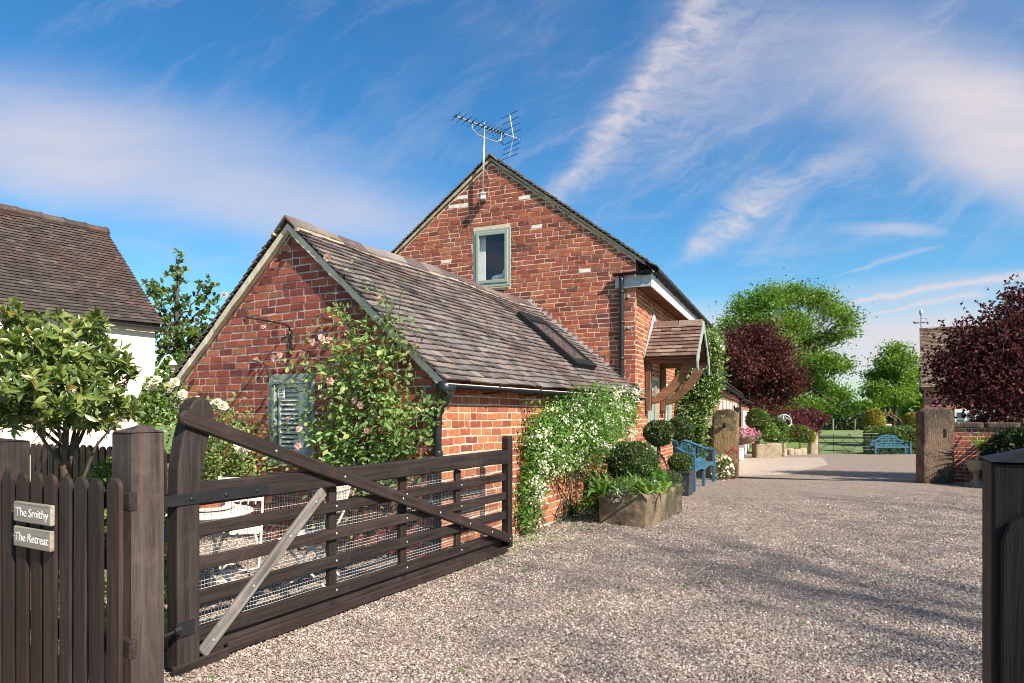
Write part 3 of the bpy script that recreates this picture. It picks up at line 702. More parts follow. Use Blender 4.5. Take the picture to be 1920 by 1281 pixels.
mb = MB(); gutter(mb, (-AW-.12, -.2, 1.74), (-AW-.12, 3, 1.74)); mb.build('gutter', M_BLACK, annex, smooth=True)
mb = MB(); mb.tube([(.17, -.03, 1.745), (.17, -.03, 1.66), (.11, -.02, 1.56), (.045, -.01, 1.48), (.035, -.005, 1.3), (.035, -.005, .0)], [.06, .05, .043, .043, .04, .04], 12)
for z in (1.60, 1.47, 1.05, .45): mb.lathe([(.048, 0), (.05, .015), (.05, .05), (.048, .065)], ((.17-.14*min(1, max(0, (1.66-z)/.2)))*.85+.005 if z > 1.5 else .037, -.005, z), 12)
mb.tube([(.17, -.14, 1.73), (.17, .02, 1.73)], .066, 10); mb.build('downpipe', M_BLACK, annex, smooth=True)
mb = MB(); mb.tube([(-AW+.12, -.07, 0), (-AW+.12, -.07, 1.45), (-AW+.0, -.09, 1.62), (-AW-.1, -.1, 1.70)], .04, 10); mb.build('downpipe', M_BLACK, annex, smooth=True)
# window with louvred shutters
def window(par, hole, y0, name='window', mat=M_SAGE, fr=.075, sash=.05, depth=.09, inset=.0):
    x0, x1, z0, z1 = hole; mb = MB(); f0, f1 = y0+inset-.012, y0+inset+depth
    mb.bx(x0, x0+fr, f0, f1, z0, z1); mb.bx(x1-fr, x1, f0, f1, z0, z1); mb.bx(x0+fr, x1-fr, f0, f1, z1-fr, z1); mb.bx(x0+fr, x1-fr, f0, f1, z0, z0+fr)
    w = mb.build(name, mat, par, bevel=.006)
    mb = MB(); a0, a1, b0, b1 = x0+fr-.012, x1-fr+.012, z0+fr-.012, z1-fr+.012; g0, g1 = f0-.018, f0+.03
    mb.bx(a0, a0+sash, g0, g1, b0, b1); mb.bx(a1-sash, a1, g0, g1, b0, b1); mb.bx(a0+sash, a1-sash, g0, g1, b1-sash, b1); mb.bx(a0+sash, a1-sash, g0, g1, b0, b0+sash)
    mb.build('sash', mat, w, bevel=.005)
    mb = MB(); mb.add([(a0+sash, f0+.014, b0+sash), (a1-sash, f0+.014, b0+sash), (a1-sash, f0+.014, b1-sash), (a0+sash, f0+.014, b1-sash)], [(0, 1, 2, 3)]); mb.build('pane', M_GLASS, w)
    mb = MB(); mb.bx(x0-.01, x1+.012, f0-.035, f0-.0125, z0-.022, z0+.022); mb.build('sill', mat, w, bevel=.005)
    return w
w = window(annex, awin, 0)
x0, x1, z0, z1 = awin
mb = MB()
for a, b in ((x0+.125, x0+.150), (-1.885, -1.845), (-1.845+.002, -1.81), (x1-.150, x1-.125)): mb.bx(a, b, .022, .056, z0+.1, z1-.1)
mb.bx(x0+.15, -1.885, .022, .056, z0+.1, z0+.15); mb.bx(-1.81, x1-.15, .022, .056, z0+.1, z0+.15); mb.bx(x0+.15, -1.885, .022, .056, z1-.15, z1-.1); mb.bx(-1.81, x1-.15, .022, .056, z1-.15, z1-.1)
mb.build('shutter_frame', M_WHITE, w)
for i in range(13):
    z = z0+.18+i*(z1-z0-.36)/12
    for a, b in ((x0+.152, -1.887), (-1.808, x1-.152)):
        mb = MB(); mb.box8([(a, .030, z-.020), (b, .030, z-.020), (b, .056, z+.008), (a, .056, z+.008), (a, .024, z-.014), (b, .024, z-.014), (b, .050, z+.014), (a, .050, z+.014)]); mb.build('slat', M_WHITE, w)
mb = MB(); mb.bx(x0+.02, x1-.02, .19, .20, z0, z1); mb.build('room_shade', M_DARKROOM, w)
# little white notice inside the pane
mb = MB(); mb.bx(x0+.14, x0+.255, -.0045, -.003, z1-.275, z1-.15); nt_ = mb.build('notice', M_WHITE, w)
mb = MB()
for dx in (-.018, .018): mb.tube([(x0+.1975+dx+.016*math.cos(t), -.006, z1-.19+.016*math.sin(t)) for t in np.linspace(0, 6.283, 13)], .003, 4)
mb.bx(x0+.165, x0+.23, -.0065, -.0046, z1-.24, z1-.228); mb.build('notice_print', M_IRON, w)
# iron hanging-basket bracket
ib = thing('iron_bracket', 'empty black iron basket bracket fixed on the annex gable', 'bracket', AXT @ Vector((-1.97, -.012, 2.12)), AX_ROT)
mb = MB(); mb.bx(-.018, .018, -.012, 0, 0, .30); mb.build('wall_strap', M_IRON, ib)
mb = MB(); mb.tube([(0, -.008, .29), (0, -.03, .335), (0, -.08, .355), (0, -.35, .365), (0, -.62, .37), (0, -.64, .34), (0, -.625, .325)], .010, 6); mb.build('arm', M_IRON, ib, smooth=True)

# ================================================================ main house
MH_LOC = (2.19, 11.9, 0); MH_ROT = -math.atan(.417); MHT = local_matrix(MH_LOC, MH_ROT)
house = thing('brick_house', 'tall red brick house with gable window and aerial behind the annex', 'house', MH_LOC, MH_ROT)
HW = 5.62; HRX = -HW/2; HRZ = 6.42; HEX = .30; HEZ = 4.06; HSL = (HRZ-HEZ)/(HEX-HRX)
def hroof(x): return HRZ-HSL*abs(x-HRX)
hwin = (-3.185, -2.396, 3.92, 5.03)
gp = [(-HW, 0), (0, 0), (0, hroof(0)-.08), (HRX, HRZ-.1), (-HW, hroof(0)-.08)]
mb = MB(); holed_wall(mb, gp, hwin, 0, .24, 'xz'); h_gable = mb.build('gable_wall', M_MORTAR, house)
door_h = (1.05, 2.25, -.3, 2.12); win2 = (3.05, 3.75, .95, 2.05)
wp = [(.241, -.5), (13.65, -.5), (13.65, hroof(0)-.08), (.241, hroof(0)-.08)]
mb = MB(); holed_wall(mb, clip_poly(wp, 0, 2.65, True), door_h, -.24, 0, 'yz'); holed_wall(mb, clip_poly(wp, 0, 2.65, False), win2, -.24, 0, 'yz')
h_side = mb.build('side_wall', M_MORTAR, house)
mb = MB(); mb.bx(-HW, -HW+.24, .241, 13.6, -.5, hroof(0)-.08); mb.build('rear_side_wall', M_BRICK, house)
def line_z(x): return 3.45-.838*(x+2.1) if x > -2.1 else 3.35
hw_ = lambda z: min(HW/2, (HRZ-.13-z)/HSL)
pxw = lambda px, py: MHT.inverted() @ hit(px, py, MH_LOC, (MHT.to_3x3() @ Vector((0, -1, 0))))
white = []
for px, py in ((984, 370), (858, 371), (850, 389), (866, 388), (998, 430), (842, 491), (834, 491), (1107, 505)):
    q = pxw(px, py); white.append((q.x, q.z))
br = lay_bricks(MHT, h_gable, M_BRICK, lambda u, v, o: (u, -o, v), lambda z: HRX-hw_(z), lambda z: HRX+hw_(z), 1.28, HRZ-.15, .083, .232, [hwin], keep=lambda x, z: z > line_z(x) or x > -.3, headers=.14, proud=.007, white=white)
br2 = lay_bricks(MHT, h_side, M_BRICK_SUNLIT, lambda u, v, o: (o, u, v), lambda z: 0.0, lambda z: 13.6, -.3, hroof(0)-.15, .083, .232, [door_h, win2], headers=.4)
for q in br2: q[4] += 4
allocate(br+br2, 300, 'brick', 'brickwork')
# verge
for sgn in (1, -1):
    mb = MB(); n = 20; W_ = HEX-HRX
    for i in range(n):
        x0, x1 = W_*i/n, W_*(i+1)/n; yf = -.045+random.uniform(-.004, .004); d = -.085+random.uniform(-.008, .008)
        if sgn > 0 and i == n-1: x1 -= .12
        mb.prism([(HRX+sgn*x0, HRZ-HSL*x0-.02), (HRX+sgn*x1, HRZ-HSL*x1-.02), (HRX+sgn*x1, HRZ-HSL*x1+d), (HRX+sgn*x0, HRZ-HSL*x0+d)], yf, -.014, 'xz')
    mb.build('verge', M_VERGE, house)
mb = MB()
for sgn in (1, -1):
    x = HEX-.02-HRX; mb.prism([(HRX, HRZ-.07), (HRX+sgn*x, HRZ-HSL*x-.07), (HRX+sgn*x, HRZ-HSL*x-.02), (HRX, HRZ-.015)], -.04, 13.7, 'xz')
h_roof = mb.build('roof', M_DWX, house)
sv = Vector((HRX-HEX, 0, HRZ-HEZ)); sl = sv.length; sv /= sl; nr = int(sl/.105)
tl = lay_tiles(MHT, h_roof, M_TILE_MOSS, (HEX+.06, -.075, HEZ-.05), (0, 1, 0), sv, 6, .17, nr, .105)
for q in tl: pass
sv2 = Vector((-sv.x, 0, sv.z)); tl2 = lay_tiles(MHT, h_roof, M_TILE_MOSS, (HRX-(HEX+.06-HRX), -.075, HEZ-.05), (0, 1, 0), sv2, 3, .17, nr, .105)
tl3 = lay_tiles(MHT, h_roof, M_TILE_MOSS, (HEX+.06, .9, HEZ-.05), (0, 1, 0), sv, 75, .17, 3, .105)
allocate(tl+tl2+tl3, 60, 'tile', 'tiling')
y = -.085
while y < 13.6:
    mb = MB(); s = .16
    mb.prism([(HRX-s, HRZ-HSL*s+.03), (HRX, HRZ+.06), (HRX+s, HRZ-HSL*s+.03), (HRX+s, HRZ-HSL*s-.01), (HRX, HRZ+.015), (HRX-s, HRZ-HSL*s-.01)], y, y+.44, 'xz'); mb.build('ridge_tile', M_TILE_MOSS, h_roof, bevel=.01); y += .45
    if y > 2: y = 99
# eaves box, fascia, gutter
mb = MB(); mb.bx(.006, .28, -.02, 13.7, 3.70, 3.73); mb.build('soffit', M_OAKX, house)
mb = MB(); mb.bx(.281, .305, -.05, 13.7, 3.68, 3.93); mb.build('fascia', M_FASCIA, house)
mb = MB(); mb.bx(-.36, .28, -.048, -.021, 3.70, 3.90); mb.build('eaves_end_panel', M_LEAD, house)
mb = MB(); gutter(mb, (.375, -.13, 3.965), (.375, 13.75, 3.955), .062); gutter(mb, (-.38, -.11, 3.945), (.32, -.11, 3.965), .05, Vector((0, -1, 0))); mb.build('gutter', M_BLACK, house, smooth=True)
for i in range(14): mb = MB(); mb.tube([(.306, .3+i*.95, 3.90), (.36, .3+i*.95, 3.895), (.42, .3+i*.95, 3.93), (.442, .3+i*.95, 3.975)], .012, 5); mb.build('gutter_bracket', M_BLACK, house)
mb = MB(); mb.tube([(-.238, -.1, 3.90), (-.238, -.075, 3.8), (-.238, -.06, 3.6), (-.238, -.06, 2.0), (-.235, -.06, 1.97), (-.20, -.06, 1.95), (-.02, -.06, 1.945), (.03, -.06, 1.94), (.045, -.06, 1.90), (.045, -.06, 1.72)], .042, 12)
for z in (3.60, 3.06, 2.42, 2.05): mb.lathe([(.049, 0), (.05, .05)], (-.238, -.06, z), 12)
mb.lathe([(.05, 0), (.05, .05)], (.045, -.06, 1.78), 12)
mb.bx(-.28, -.196, -.05, -.013, 3.08, 3.11)
mb.build('downpipe', M_BLACK, house, smooth=True)
for z in (3.55, 3.0):
    mb = MB(); mb.tube([(-.12, -.012, z), (-.12, -.03, z)], .03, 8); mb.build('tie_plate', M_LEAD, house)
# stepped lead flashing over the annex roof
mb = MB(); n = 19
for i in range(n):
    xa_, xb_ = -2.08+i*1.86/n, -2.08+(i+1)*1.86/n; za, zb = line_z(xa_)+.135, line_z(xb_)+.135
    mb.prism([(xa_-.02, za-.22), (xb_+.004, zb-.22), (xb_+.004, zb+.035), (xb_+.045, za+.045), (xa_-.02, za+.05)], -.019-.0008*(i % 3), -.0165, 'xz')
mb.build('lead_flashing', M_LEAD, house)
mb = MB(); mb.prism([(-2.1, line_z(-2.1)+.0), (-.2, line_z(-.2)+.0), (-.2, line_z(-.2)+.03), (-2.1, line_z(-2.1)+.03)], -.08, -.02, 'xz'); mb.build('lead_soaker', M_LEAD, house)
# gable window
w = window(house, hwin, 0, fr=.07, sash=.065)
mb = MB(); x0, x1, z0, z1 = hwin
mb.bx(x0, x1, 1.6, 1.62, z0-.1, z1+.1); mb.bx(x0-.02, x0-.001, .245, 1.6, z0-.1, z1+.1); mb.bx(x1+.001, x1+.02, .245, 1.6, z0-.1, z1+.1); mb.bx(x0, x1, .245, 1.6, z1+.1, z1+.12); mb.bx(x0, x1, .245, 1.6, z0-.12, z0-.1); mb.build('room_shade', M_DARKROOM, w)
mb = MB(); mb.bx(x0+.005, x1-.005, .095, .24, z0+.02, z0+.075); mb.build('inner_sill', M_WHITE, w)
mb = MB(); mb.bx(x0+.003, x0+.21, .10, .115, z0+.076, z1-.02); mb.build('blind', M_WHITE, w)
dog = thing('dog_figurine', 'small white greyhound figurine behind the gable window pane', 'figurine', MHT @ Vector((-2.72, .165, z0+.075)), MH_ROT)
mb = MB(); 
mb.tube([(-.13, 0, .06), (-.11, 0, .10), (-.04, 0, .125), (.04, 0, .13), (.09, 0, .135), (.115, 0, .19), (.12, 0, .235), (.135, 0, .255), (.17, 0, .25), (.21, 0, .243)], [.025, .05, .052, .05, .055, .036, .028, .032, .022, .010], 10)
for x, r0 in ((-.115, .03), (-.07, .028), (.07, .022), (.11, .022)):
    mb.tube([(x, .015 if x in (-.115, .07) else -.02, .10), (x-.005, .015 if x in (-.115, .07) else -.02, .05), (x+.008, .015 if x in (-.115, .07) else -.02, .0)], [r0, r0*.6, r0*.6], 7)
mb.tube([(.115, .012, .255), (.10, .014, .262)], [.012, .006], 5); mb.tube([(-.14, 0, .08), (-.16, 0, .03), (-.15, 0, .005)], [.012, .008, .006], 5)
mb.build('body', M_WHITE, dog, smooth=True)
# door, reveal and side window
mb = MB(); y0, y1 = 1.05, 2.25
mb.bx(-.14, -.05, y0, y0+.09, -.05, 2.12); mb.bx(-.14, -.05, y1-.09, y1, -.05, 2.12); mb.bx(-.14, -.05, y0+.09, y1-.09, 2.03, 2.12); df = mb.build('door_frame', M_SAGE, house, bevel=.006)
mb = MB()
for i in range(7): a = y0+.095+i*(y1-y0-.19)/7; mb.bx(-.13, -.09, a, a+(y1-y0-.19)/7-.006, -.04, 2.025)
dr = mb.build('door', M_SAGE, house, bevel=.004)
mb = MB(); mb.tube([(-.085, y1-.2, 1.0), (-.04, y1-.2, 1.0)], .012, 6); mb.ball((-.03, y1-.2, 1.0), .03, 8, 6); mb.build('handle', M_IRON, dr)
mb = MB(); a, b = win2[0], win2[1]
for q in ((a, a+.07, .95, 2.05), (b-.07, b, .95, 2.05), (a+.07, b-.07, 1.98, 2.05), (a+.07, b-.07, .95, 1.03)): mb.bx(-.09, .012, q[0], q[1], q[2], q[3])
w2 = mb.build('window', M_SAGE_LIGHT, house, bevel=.005)
mb = MB(); mb.bx(-.05, -.045, a+.07, b-.07, 1.03, 1.98); mb.build('pane', M_GLASS, w2); mb = MB(); mb.bx(-.22, -.2, a, b, .95, 2.05); mb.build('room_shade', M_DARKROOM, w2)

# porch canopy on the side wall
cano = thing('porch_canopy', 'small tiled porch canopy with curved oak braces and sage bargeboards over the door', 'canopy', MHT @ Vector((0, 1.6, 0)), MH_ROT)
CT = local_matrix(MHT @ Vector((0, 1.6, 0)), MH_ROT)
CR = 3.24; CE = 2.53; CW = .92; cs = (CR-CE)/CW
for sg in (-1, 1):
    mb = MB(); mb.prism([(0, CR-.03), (sg*CW, CE-.03), (sg*CW, CE-.06), (0, CR-.065)], .012, .93, 'yz'); dk = mb.build('roof_deck', M_OAKX, cano)
    sv = Vector((0, -sg*CW, CR-CE)); L_ = sv.length; sv /= L_
    t = lay_tiles(CT, dk, M_TILE_RED, (.02, sg*(CW+.03), CE-.04), (1, 0, 0), sv, 5, .19, 9, .125, lift=.03, thick=.018)
    allocate(t, 60, 'tile', 'tiling')
for i in range(2):
    mb = MB(); s = .13; mb.prism([(-s, CR-cs*s+.03), (0, CR+.055), (s, CR-cs*s+.03), (s, CR-cs*s), (0, CR+.01), (-s, CR-cs*s)], .03+i*.475, .03+i*.475+.462, 'yz'); mb.build('ridge_tile', M_TILE_RED, cano, bevel=.01)
for sg in (-1, 1):
    mb = MB(); f = lambda a, z: (sg*a, z)
    poly = [f(0, CR+.02), f(CW+.05, CE-.03), f(CW+.07, CE-.12), f(CW+.04, CE-.24), f(CW-.03, CE-.30), f(CW-.09, CE-.27), f(CW-.105, CE-.17), f(CW-.14, CE-.08), f(CW-.22, CE-.06), f(CW-.26, CE+.06), f(CW-.36, CE+.10), f(CW-.42, CE+.22), f(CW-.56, CE+.28), f(.13, CR-.25), f(0, CR-.22)]
    mb.prism(poly, .962, .99, 'yz'); mb.build('bargeboard', M_SAGE, cano, bevel=.004)
for sg in (-1, 1):
    y = sg*.78
    mb = MB(); mb.bx(.015, .95, y-.05, y+.05, 2.40, 2.50); mb.build('eaves_beam', M_OAKX, cano, bevel=.008)
    mb = MB(); mb.bx(.015, .12, y-.07, y+.07, 1.52, 2.395); mb.build('wall_post', M_OAKZ, cano, bevel=.01)
    ou = []; inn = []
    for i in range(11):
        t = i/10; px_ = .12+.70*t; 
        zc = 1.72+.68*(t**1.75); dx, dz = .70, .68*1.75*max(t, .02)**.75; l = math.hypot(dx, dz); nx, nz = -dz/l, dx/l
        ou.append((px_-nx*.085, zc-nz*.085)); inn.append((px_+nx*.075, zc+nz*.075))
    ou = [(max(p[0], .122), min(p[1], 2.398)) for p in ou]; inn = [(max(p[0], .122), min(p[1], 2.398)) for p in inn]
    mb = MB(); b0 = []
    for yy in (y-.05, y+.05): b0 += [(p[0], yy, p[1]) for p in ou]+[(p[0], yy, p[1]) for p in inn]
    q = 11; fs = []
    for i in range(q-1): fs += [(i, i+1, q+i+1, q+i), (2*q+i, 3*q+i, 3*q+i+1, 2*q+i+1), (i, 2*q+i, 2*q+i+1, i+1), (q+i, q+i+1, 3*q+i+1, 3*q+i)]
    fs += [(0, q, 3*q, 2*q), (q-1, 3*q-1, 4*q-1, 2*q-1)]
    mb.add(b0, fs); mb.build('curved_brace', M_OAKX, cano, bevel=.008)
    mb = MB(); mb.tube([(.125, y-.02, 1.86), (.19, y-.02, 1.86)], .02, 8); mb.tube([(.20, y-.02, 1.76), (.20, y-.02, 1.97)], .034, 12); mb.build('wall_lamp', M_CHROME, cano, smooth=False)
    mb = MB(); v = [(sg*(CW+.08), CE-.03), (sg*.05, CR+.22), (sg*.0, CR+.22), (0, CR+.06), (sg*(CW-.02), CE+.03)]
    mb.prism(v, .016, .03, 'yz'); mb.build('lead_flashing', M_LEAD, cano)

# TV aerial fixed to the gable
AE = MHT @ Vector((-2.905, -.16, 0)); aer = thing('tv_aerial', 'aluminium tv aerial on a mast clamped to the house gable', 'aerial', (AE.x, AE.y, 5.62))
mast_top = 1.42
mb = MB(); mb.tube([(0, 0, -.05), (.02, 0, mast_top)], .02, 8); mb.build('mast', M_ALU, aer, smooth=True)
mb = MB(); mb.bx(-.05, .05, -.03, .16, -.05, .04); mb.bx(-.045, .045, -.04, -.02, -.08, .08); mb.tube([(-.05, -.045, -.05), (.05, -.045, -.05)], .015, 6); mb.tube([(-.05, -.045, .05), (.05, -.045, .05)], .015, 6); mb.build('clamp', M_LEAD, aer)
bd = Vector((.745, .667, 0)); pd = Vector((.667, -.745, 0)); zb = 1.34; b0 = Vector((.02, 0, zb))-bd*.70; b1 = b0+bd*1.62
mb = MB(); mb.tube([b0, b1], .014, 6); mb.build('boom', M_ALU, aer)
mb = MB(); c = Vector((.02, 0, zb-.03)); mb.tube([c-bd*.30+Vector((0, 0, .03)), c-bd*.28+Vector((0, 0, -.10)), c-bd*.16+Vector((0, 0, -.17)), c+Vector((0, 0, -.18)), c+bd*.30+Vector((0, 0, -.18)), c+bd*.42+Vector((0, 0, -.12)), c+bd*.44+Vector((0, 0, .03))], .012, 6); mb.build('cradle', M_ALU, aer, smooth=True)
ts = [.02, .15, .28, .41, .55, .67, .78, .87, .95, 1.03, 1.10, 1.17]
for t in ts:
    q = b0+bd*t; mb = MB(); mb.tube([q-pd*.16-Vector((0, 0, .04)), q, q+pd*.16+Vector((0, 0, .02))], .0045, 4); mb.ball(q, .026, 6, 4); mb.tube([q-pd*.05, q+pd*.05], .014, 5); mb.build('director', M_IRON, aer)
rb = b0+bd*1.45
mb = MB()
for s_ in (1, -1): mb.tube([rb, rb+Vector((0, 0, s_*.42))-bd*.10*1], .013, 5)
mb.build('reflector_spine', M_ALU, aer)
for s_ in (1, -1):
    for i in range(4):
        q = rb+(Vector((0, 0, s_*.42))-bd*.10)*((i+.7)/3.7); mb = MB(); mb.tube([q-pd*.24, q+pd*.24], .006, 4); mb.build('reflector_rod', M_IRON, aer)
mb = MB(); mb.tube([rb-bd*.2, rb-bd*.32+Vector((0, 0, -.16)), c+bd*.5+Vector((0, 0, -.19)), c+bd*.25+Vector((0, 0, -.12)), c+Vector((0, 0, -.2)), Vector((.02, -.01, .6)), Vector((.02, -.012, .05))], .006, 4); mb.build('cable', M_IRON, aer)
# ================================================================ field gate, posts and picket fences
GA = Vector((.495, .869, 0)); GB = Vector((.869, -.495, 0)); GROT = math.atan2(.869, .495)
GL = Vector((-1.90, 3.89, 0)); GT = local_matrix(GL, GROT)
gate = thing('field_gate', 'dark brown timber five bar gate standing open with wire netting and long diagonal brace', 'gate', GL, GROT)
def plank(parent, name, p0, p1, w, t, y, mat=None, bevel=.006, ends=0, label=None):
    """board in the gate plane from p0 to p1 (s,z), width w, lying between y and y+t, grain along its own x axis"""
    a = Vector((p0[0], 0, p0[1])); b = Vector((p1[0], 0, p1[1])); L = (b-a).length; ang = math.atan2(b.z-a.z, b.x-a.x)
    mb = MB()
    if ends:
        poly = [(L, -w/2), (L, w/2)]+[(w/2-w/2*math.sin(t_), w/2*math.cos(t_)) for t_ in np.linspace(0, math.pi, 9)]; mb.prism(poly, 0, t, 'xz')
    else: mb.bx(0, L, 0, t, -w/2, w/2)
    o = mb.build(name, mat or M_DWX, parent, bevel=bevel, label=label); o.location = (a.x, y, a.z); o.rotation_euler = (0, -ang, 0); return o
heel = [(-.075,.03),(-.075,1.0),(-.068,1.18),(-.042,1.34),(-.012,1.45),(.0,1.52),(.03,1.565),(.08,1.585),(.13,1.57),(.16,1.52),(.158,1.44),(.125,1.32),(.09,1.17),(.072,1.0),(.072,.03)]
mb = MB(); mb.prism(heel, -.05, .05, 'xz'); mb.build('heel_post', M_DWZ, gate, bevel=.012, bseg=2)
mb = MB(); mb.prism([(3.69,.06),(3.78,.06),(3.78,1.22),(3.765,1.245),(3.705,1.245),(3.69,1.22)], -.045, .045, 'xz'); mb.build('head_post', M_DWZ, gate, bevel=.01)
plank(gate, 'top_rail', (.074, 1.015), (3.688, 1.028), .135, .08, -.04, bevel=.01)
for z, w in ((.80, .078), (.60, .078), (.40, .085), (.185, .088)): plank(gate, 'rail', (.074, z), (3.688, z+.01), w, .036, -.018)
for s in (1.21, 2.03, 2.85): mb = MB(); mb.bx(s-.04, s+.04, .0185, .055, .06, .945); mb.build('upright', M_DWZ, gate, bevel=.005)
plank(gate, 'diagonal_brace', (-.07, 1.478), (3.72, .150), .092, .040, -.0815, bevel=.01, ends=1)
plank(gate, 'grey_brace', (.09, .075), (1.06, .935), .078, .030, -.0495, M_GREYWOOD, label='bleached grey timber brace')
plank(gate, 'back_board', (.074, .085), (3.688, .095), .11, .02, .020)
plank(gate, 'skirt_board', (-.10, .022), (.27, .026), .075, .03, -.055); plank(gate, 'skirt_board', (.276, .052), (3.70, .05), .07, .028, -.03)
mb = MB(); mb.bx(-.30, .56, -.0585, -.051, .965, 1.03); mb.bx(-.083, -.0765, -.058, .058, .965, 1.03); mb.bx(-.30, .56, .051, .058, .965, 1.03); st = mb.build('strap_hinge', M_IRON, gate, bevel=.002)
for s in (.01, .24, .47): mb = MB(); mb.ball((s, -.0585, .997), .014, 8, 5, (1, .6, 1)); mb.build('bolt', M_IRON, st, smooth=True)
mb = MB(); mb.bx(-.086, .03, -.06, -.0515, .22, .30); mb.tube([(-.07, -.075, .27), (-.30, -.075, .25)], .009, 6); mb.tube([(-.075, -.08, .272), (-.11, -.08, .268)], .02, 6); mb.build('lower_hinge', M_IRON, gate)
mb = MB()
for s in (1.21, 2.03, 2.85):
    for z in (.80, .60, .40, .185): mb.ball((s, -.0185, z+.005), .011, 6, 4, (1, .5, 1))
for s in (.6, 1.23, 1.9, 2.42, 2.9, 3.3, 3.66): mb.ball((s, -.082, 1.478-.3504*(s+.07)), .011, 6, 4, (1, .5, 1))
for s in (.16, .45, .75, .98): mb.ball((s, -.050, .075+.8866*(s-.09)), .012, 6, 4, (1, .5, 1))
bo = mb.build('coach_bolts', M_ALU, gate, smooth=True); bo['kind'] = 'stuff'
mb = MB(); mb.tube([(3.2, -.045, .975), (3.45, -.06, .965), (3.69, -.05, .955)], .006, 5); mb.build('latch_bar', M_IRON, gate)
def wires():
    V = []; Fc = []; r = .0012
    def w(p, q):
        p, q = np.array(p), np.array(q); b = len(V)
        for c in (p, q):
            for dx, dy in ((1, 0), (-.5, .87), (-.5, -.87)):
                o = np.array((dx*r, dy*r, 0)) if abs(p[0]-q[0]) < 1e-6 else np.array((0, dy*r, dx*r)); V.append(c+o)
        for j in range(3): Fc.append((b+j, b+(j+1) % 3, b+3+(j+1) % 3, b+3+j))
    z0, z1, s0, s1, st_ = .10, .96, .09, 3.69, .0235
    sag = lambda s: .006*math.sin(s*7)
    for i in range(int((s1-s0)/st_)+1): s = s0+i*st_; w((s, .062+sag(s), z0), (s, .062+sag(s), z1))
    for j in range(int((z1-z0)/st_)+1):
        z = z0+j*st_
        for i in range(24): a = s0+(s1-s0)*i/24; b = s0+(s1-s0)*(i+1)/24; w((a, .062+sag(a), z), (b, .062+sag(b), z))
    o = arr_mesh('wire_netting', V, Fc, M_ZINC, gate)
wires()
def gatepost(loc, size, ztop, label, cat='gatepost', mat=M_POST, name='gatepost', peak=.035):
    t = thing(name, label, cat, loc, GROT); mb = MB(); s = size/2
    mb.bx(-s, s, -s, s, -.05, ztop-peak); mb.add([(-s-.004, -s-.004, ztop-peak), (s+.004, -s-.004, ztop-peak), (s+.004, s+.004, ztop-peak), (-s-.004, s+.004, ztop-peak), (0, 0, ztop)], [(0, 1, 4), (1, 2, 4), (2, 3, 4), (3, 0, 4)])
    mb.build('shaft', mat, t, bevel=.006); return t
s_ = .175; c = Vector((-1.896, 3.35, 0))+GA*s_/2-GB*s_/2
hp = gatepost(c, s_, 1.43, 'grey brown square timber gatepost with split face beside the open gate')
mb = MB()
for q in ((.052, .30, 1.41, .004), ):
    pts = [(.02+.010*math.sin(z*5)+.006*math.sin(z*17), -s_/2-.0005, z) for z in np.linspace(.25, 1.39, 24)]
    for i in range(len(pts)-1):
        a, b = pts[i], pts[i+1]; w = .0035*math.sin(math.pi*(i+.6)/24); w2 = .0035*math.sin(math.pi*(i+1.6)/24)
        mb.add([(a[0]-w, a[1], a[2]), (a[0]+w, a[1], a[2]), (b[0]+w2, b[1], b[2]), (b[0]-w2, b[1], b[2])], [(0, 1, 2, 3)])
mb.build('drying_crack', M_SOIL, hp)
mb = MB(); mb.bx(-.06, .03, s_/2, s_/2+.04, 1.02, 1.10); mb.bx(-.06, .03, s_/2, s_/2+.05, .55, .64); mb.build('rail_stub', M_DWX, hp)
c2 = Vector((1.053, 1.475, 0))+GA*.095+GB*.095
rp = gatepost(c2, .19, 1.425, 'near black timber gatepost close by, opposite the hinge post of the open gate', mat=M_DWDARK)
# stop board on the road face of the post (its -x side in the post's frame)
mb = MB(); pl = [(.08, -.05), (.08, 1.22), (.066, 1.262), (.035, 1.285), (-.035, 1.285), (-.08, 1.26), (-.08, -.05)]
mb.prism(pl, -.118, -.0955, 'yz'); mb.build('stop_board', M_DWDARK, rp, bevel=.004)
# picket fences
def picket_fence(o, n, pitch, w, h, label, rails=True, lean=.0, direction=-1, jit=.008, mat=M_PICKET):
    t = thing('picket_fence', label, 'fence', o, GROT-math.pi/2)      # local -x runs along the fence
    arc = [(w/2*math.cos(a), w/2*math.sin(a)*1.0) for a in np.linspace(0, math.pi, 9)]
    base = None
    for i in range(n):
        x = direction*(i+.5)*pitch; hh = h+random.uniform(-jit, jit)
        if base is None:
            mb = MB(); mb.prism([(-w/2, -.05), (w/2, -.05)]+[(p[0], h-w/2+p[1]) for p in arc], -.011, .011, 'xz'); ob = mb.build('picket', mat, t, bevel=.004); base = ob
        else: ob = base.copy(); COL.objects.link(ob)
        ob.location = (x, random.uniform(-.004, .004), hh-h); ob.rotation_euler = (0, random.uniform(-.006, .006), random.uniform(-.03, .03))
    L = n*pitch
    for z in (.36, 1.04):
        mb = MB(); mb.bx(-L-.05 if direction < 0 else 0, .03 if direction < 0 else L+.05, .014, .052, z, z+.085); mb.build('rail', M_DWX, t, bevel=.005)
    return t
FO = Vector((-1.784, 3.08, 0))
picket_fence(FO, 11, .138, .104, 1.19, 'dark stained round topped picket fence with two name boards beside the gatepost')
picket_fence(Vector((-3.05, 5.95, 0)), 20, .118, .095, 1.17, 'second dark picket fence crossing the garden behind the small tree')
gatepost(Vector((-3.22, 4.22, 0)), .24, 1.335, 'thick black timber post standing behind the picket fence', mat=M_DWZ, peak=.02)
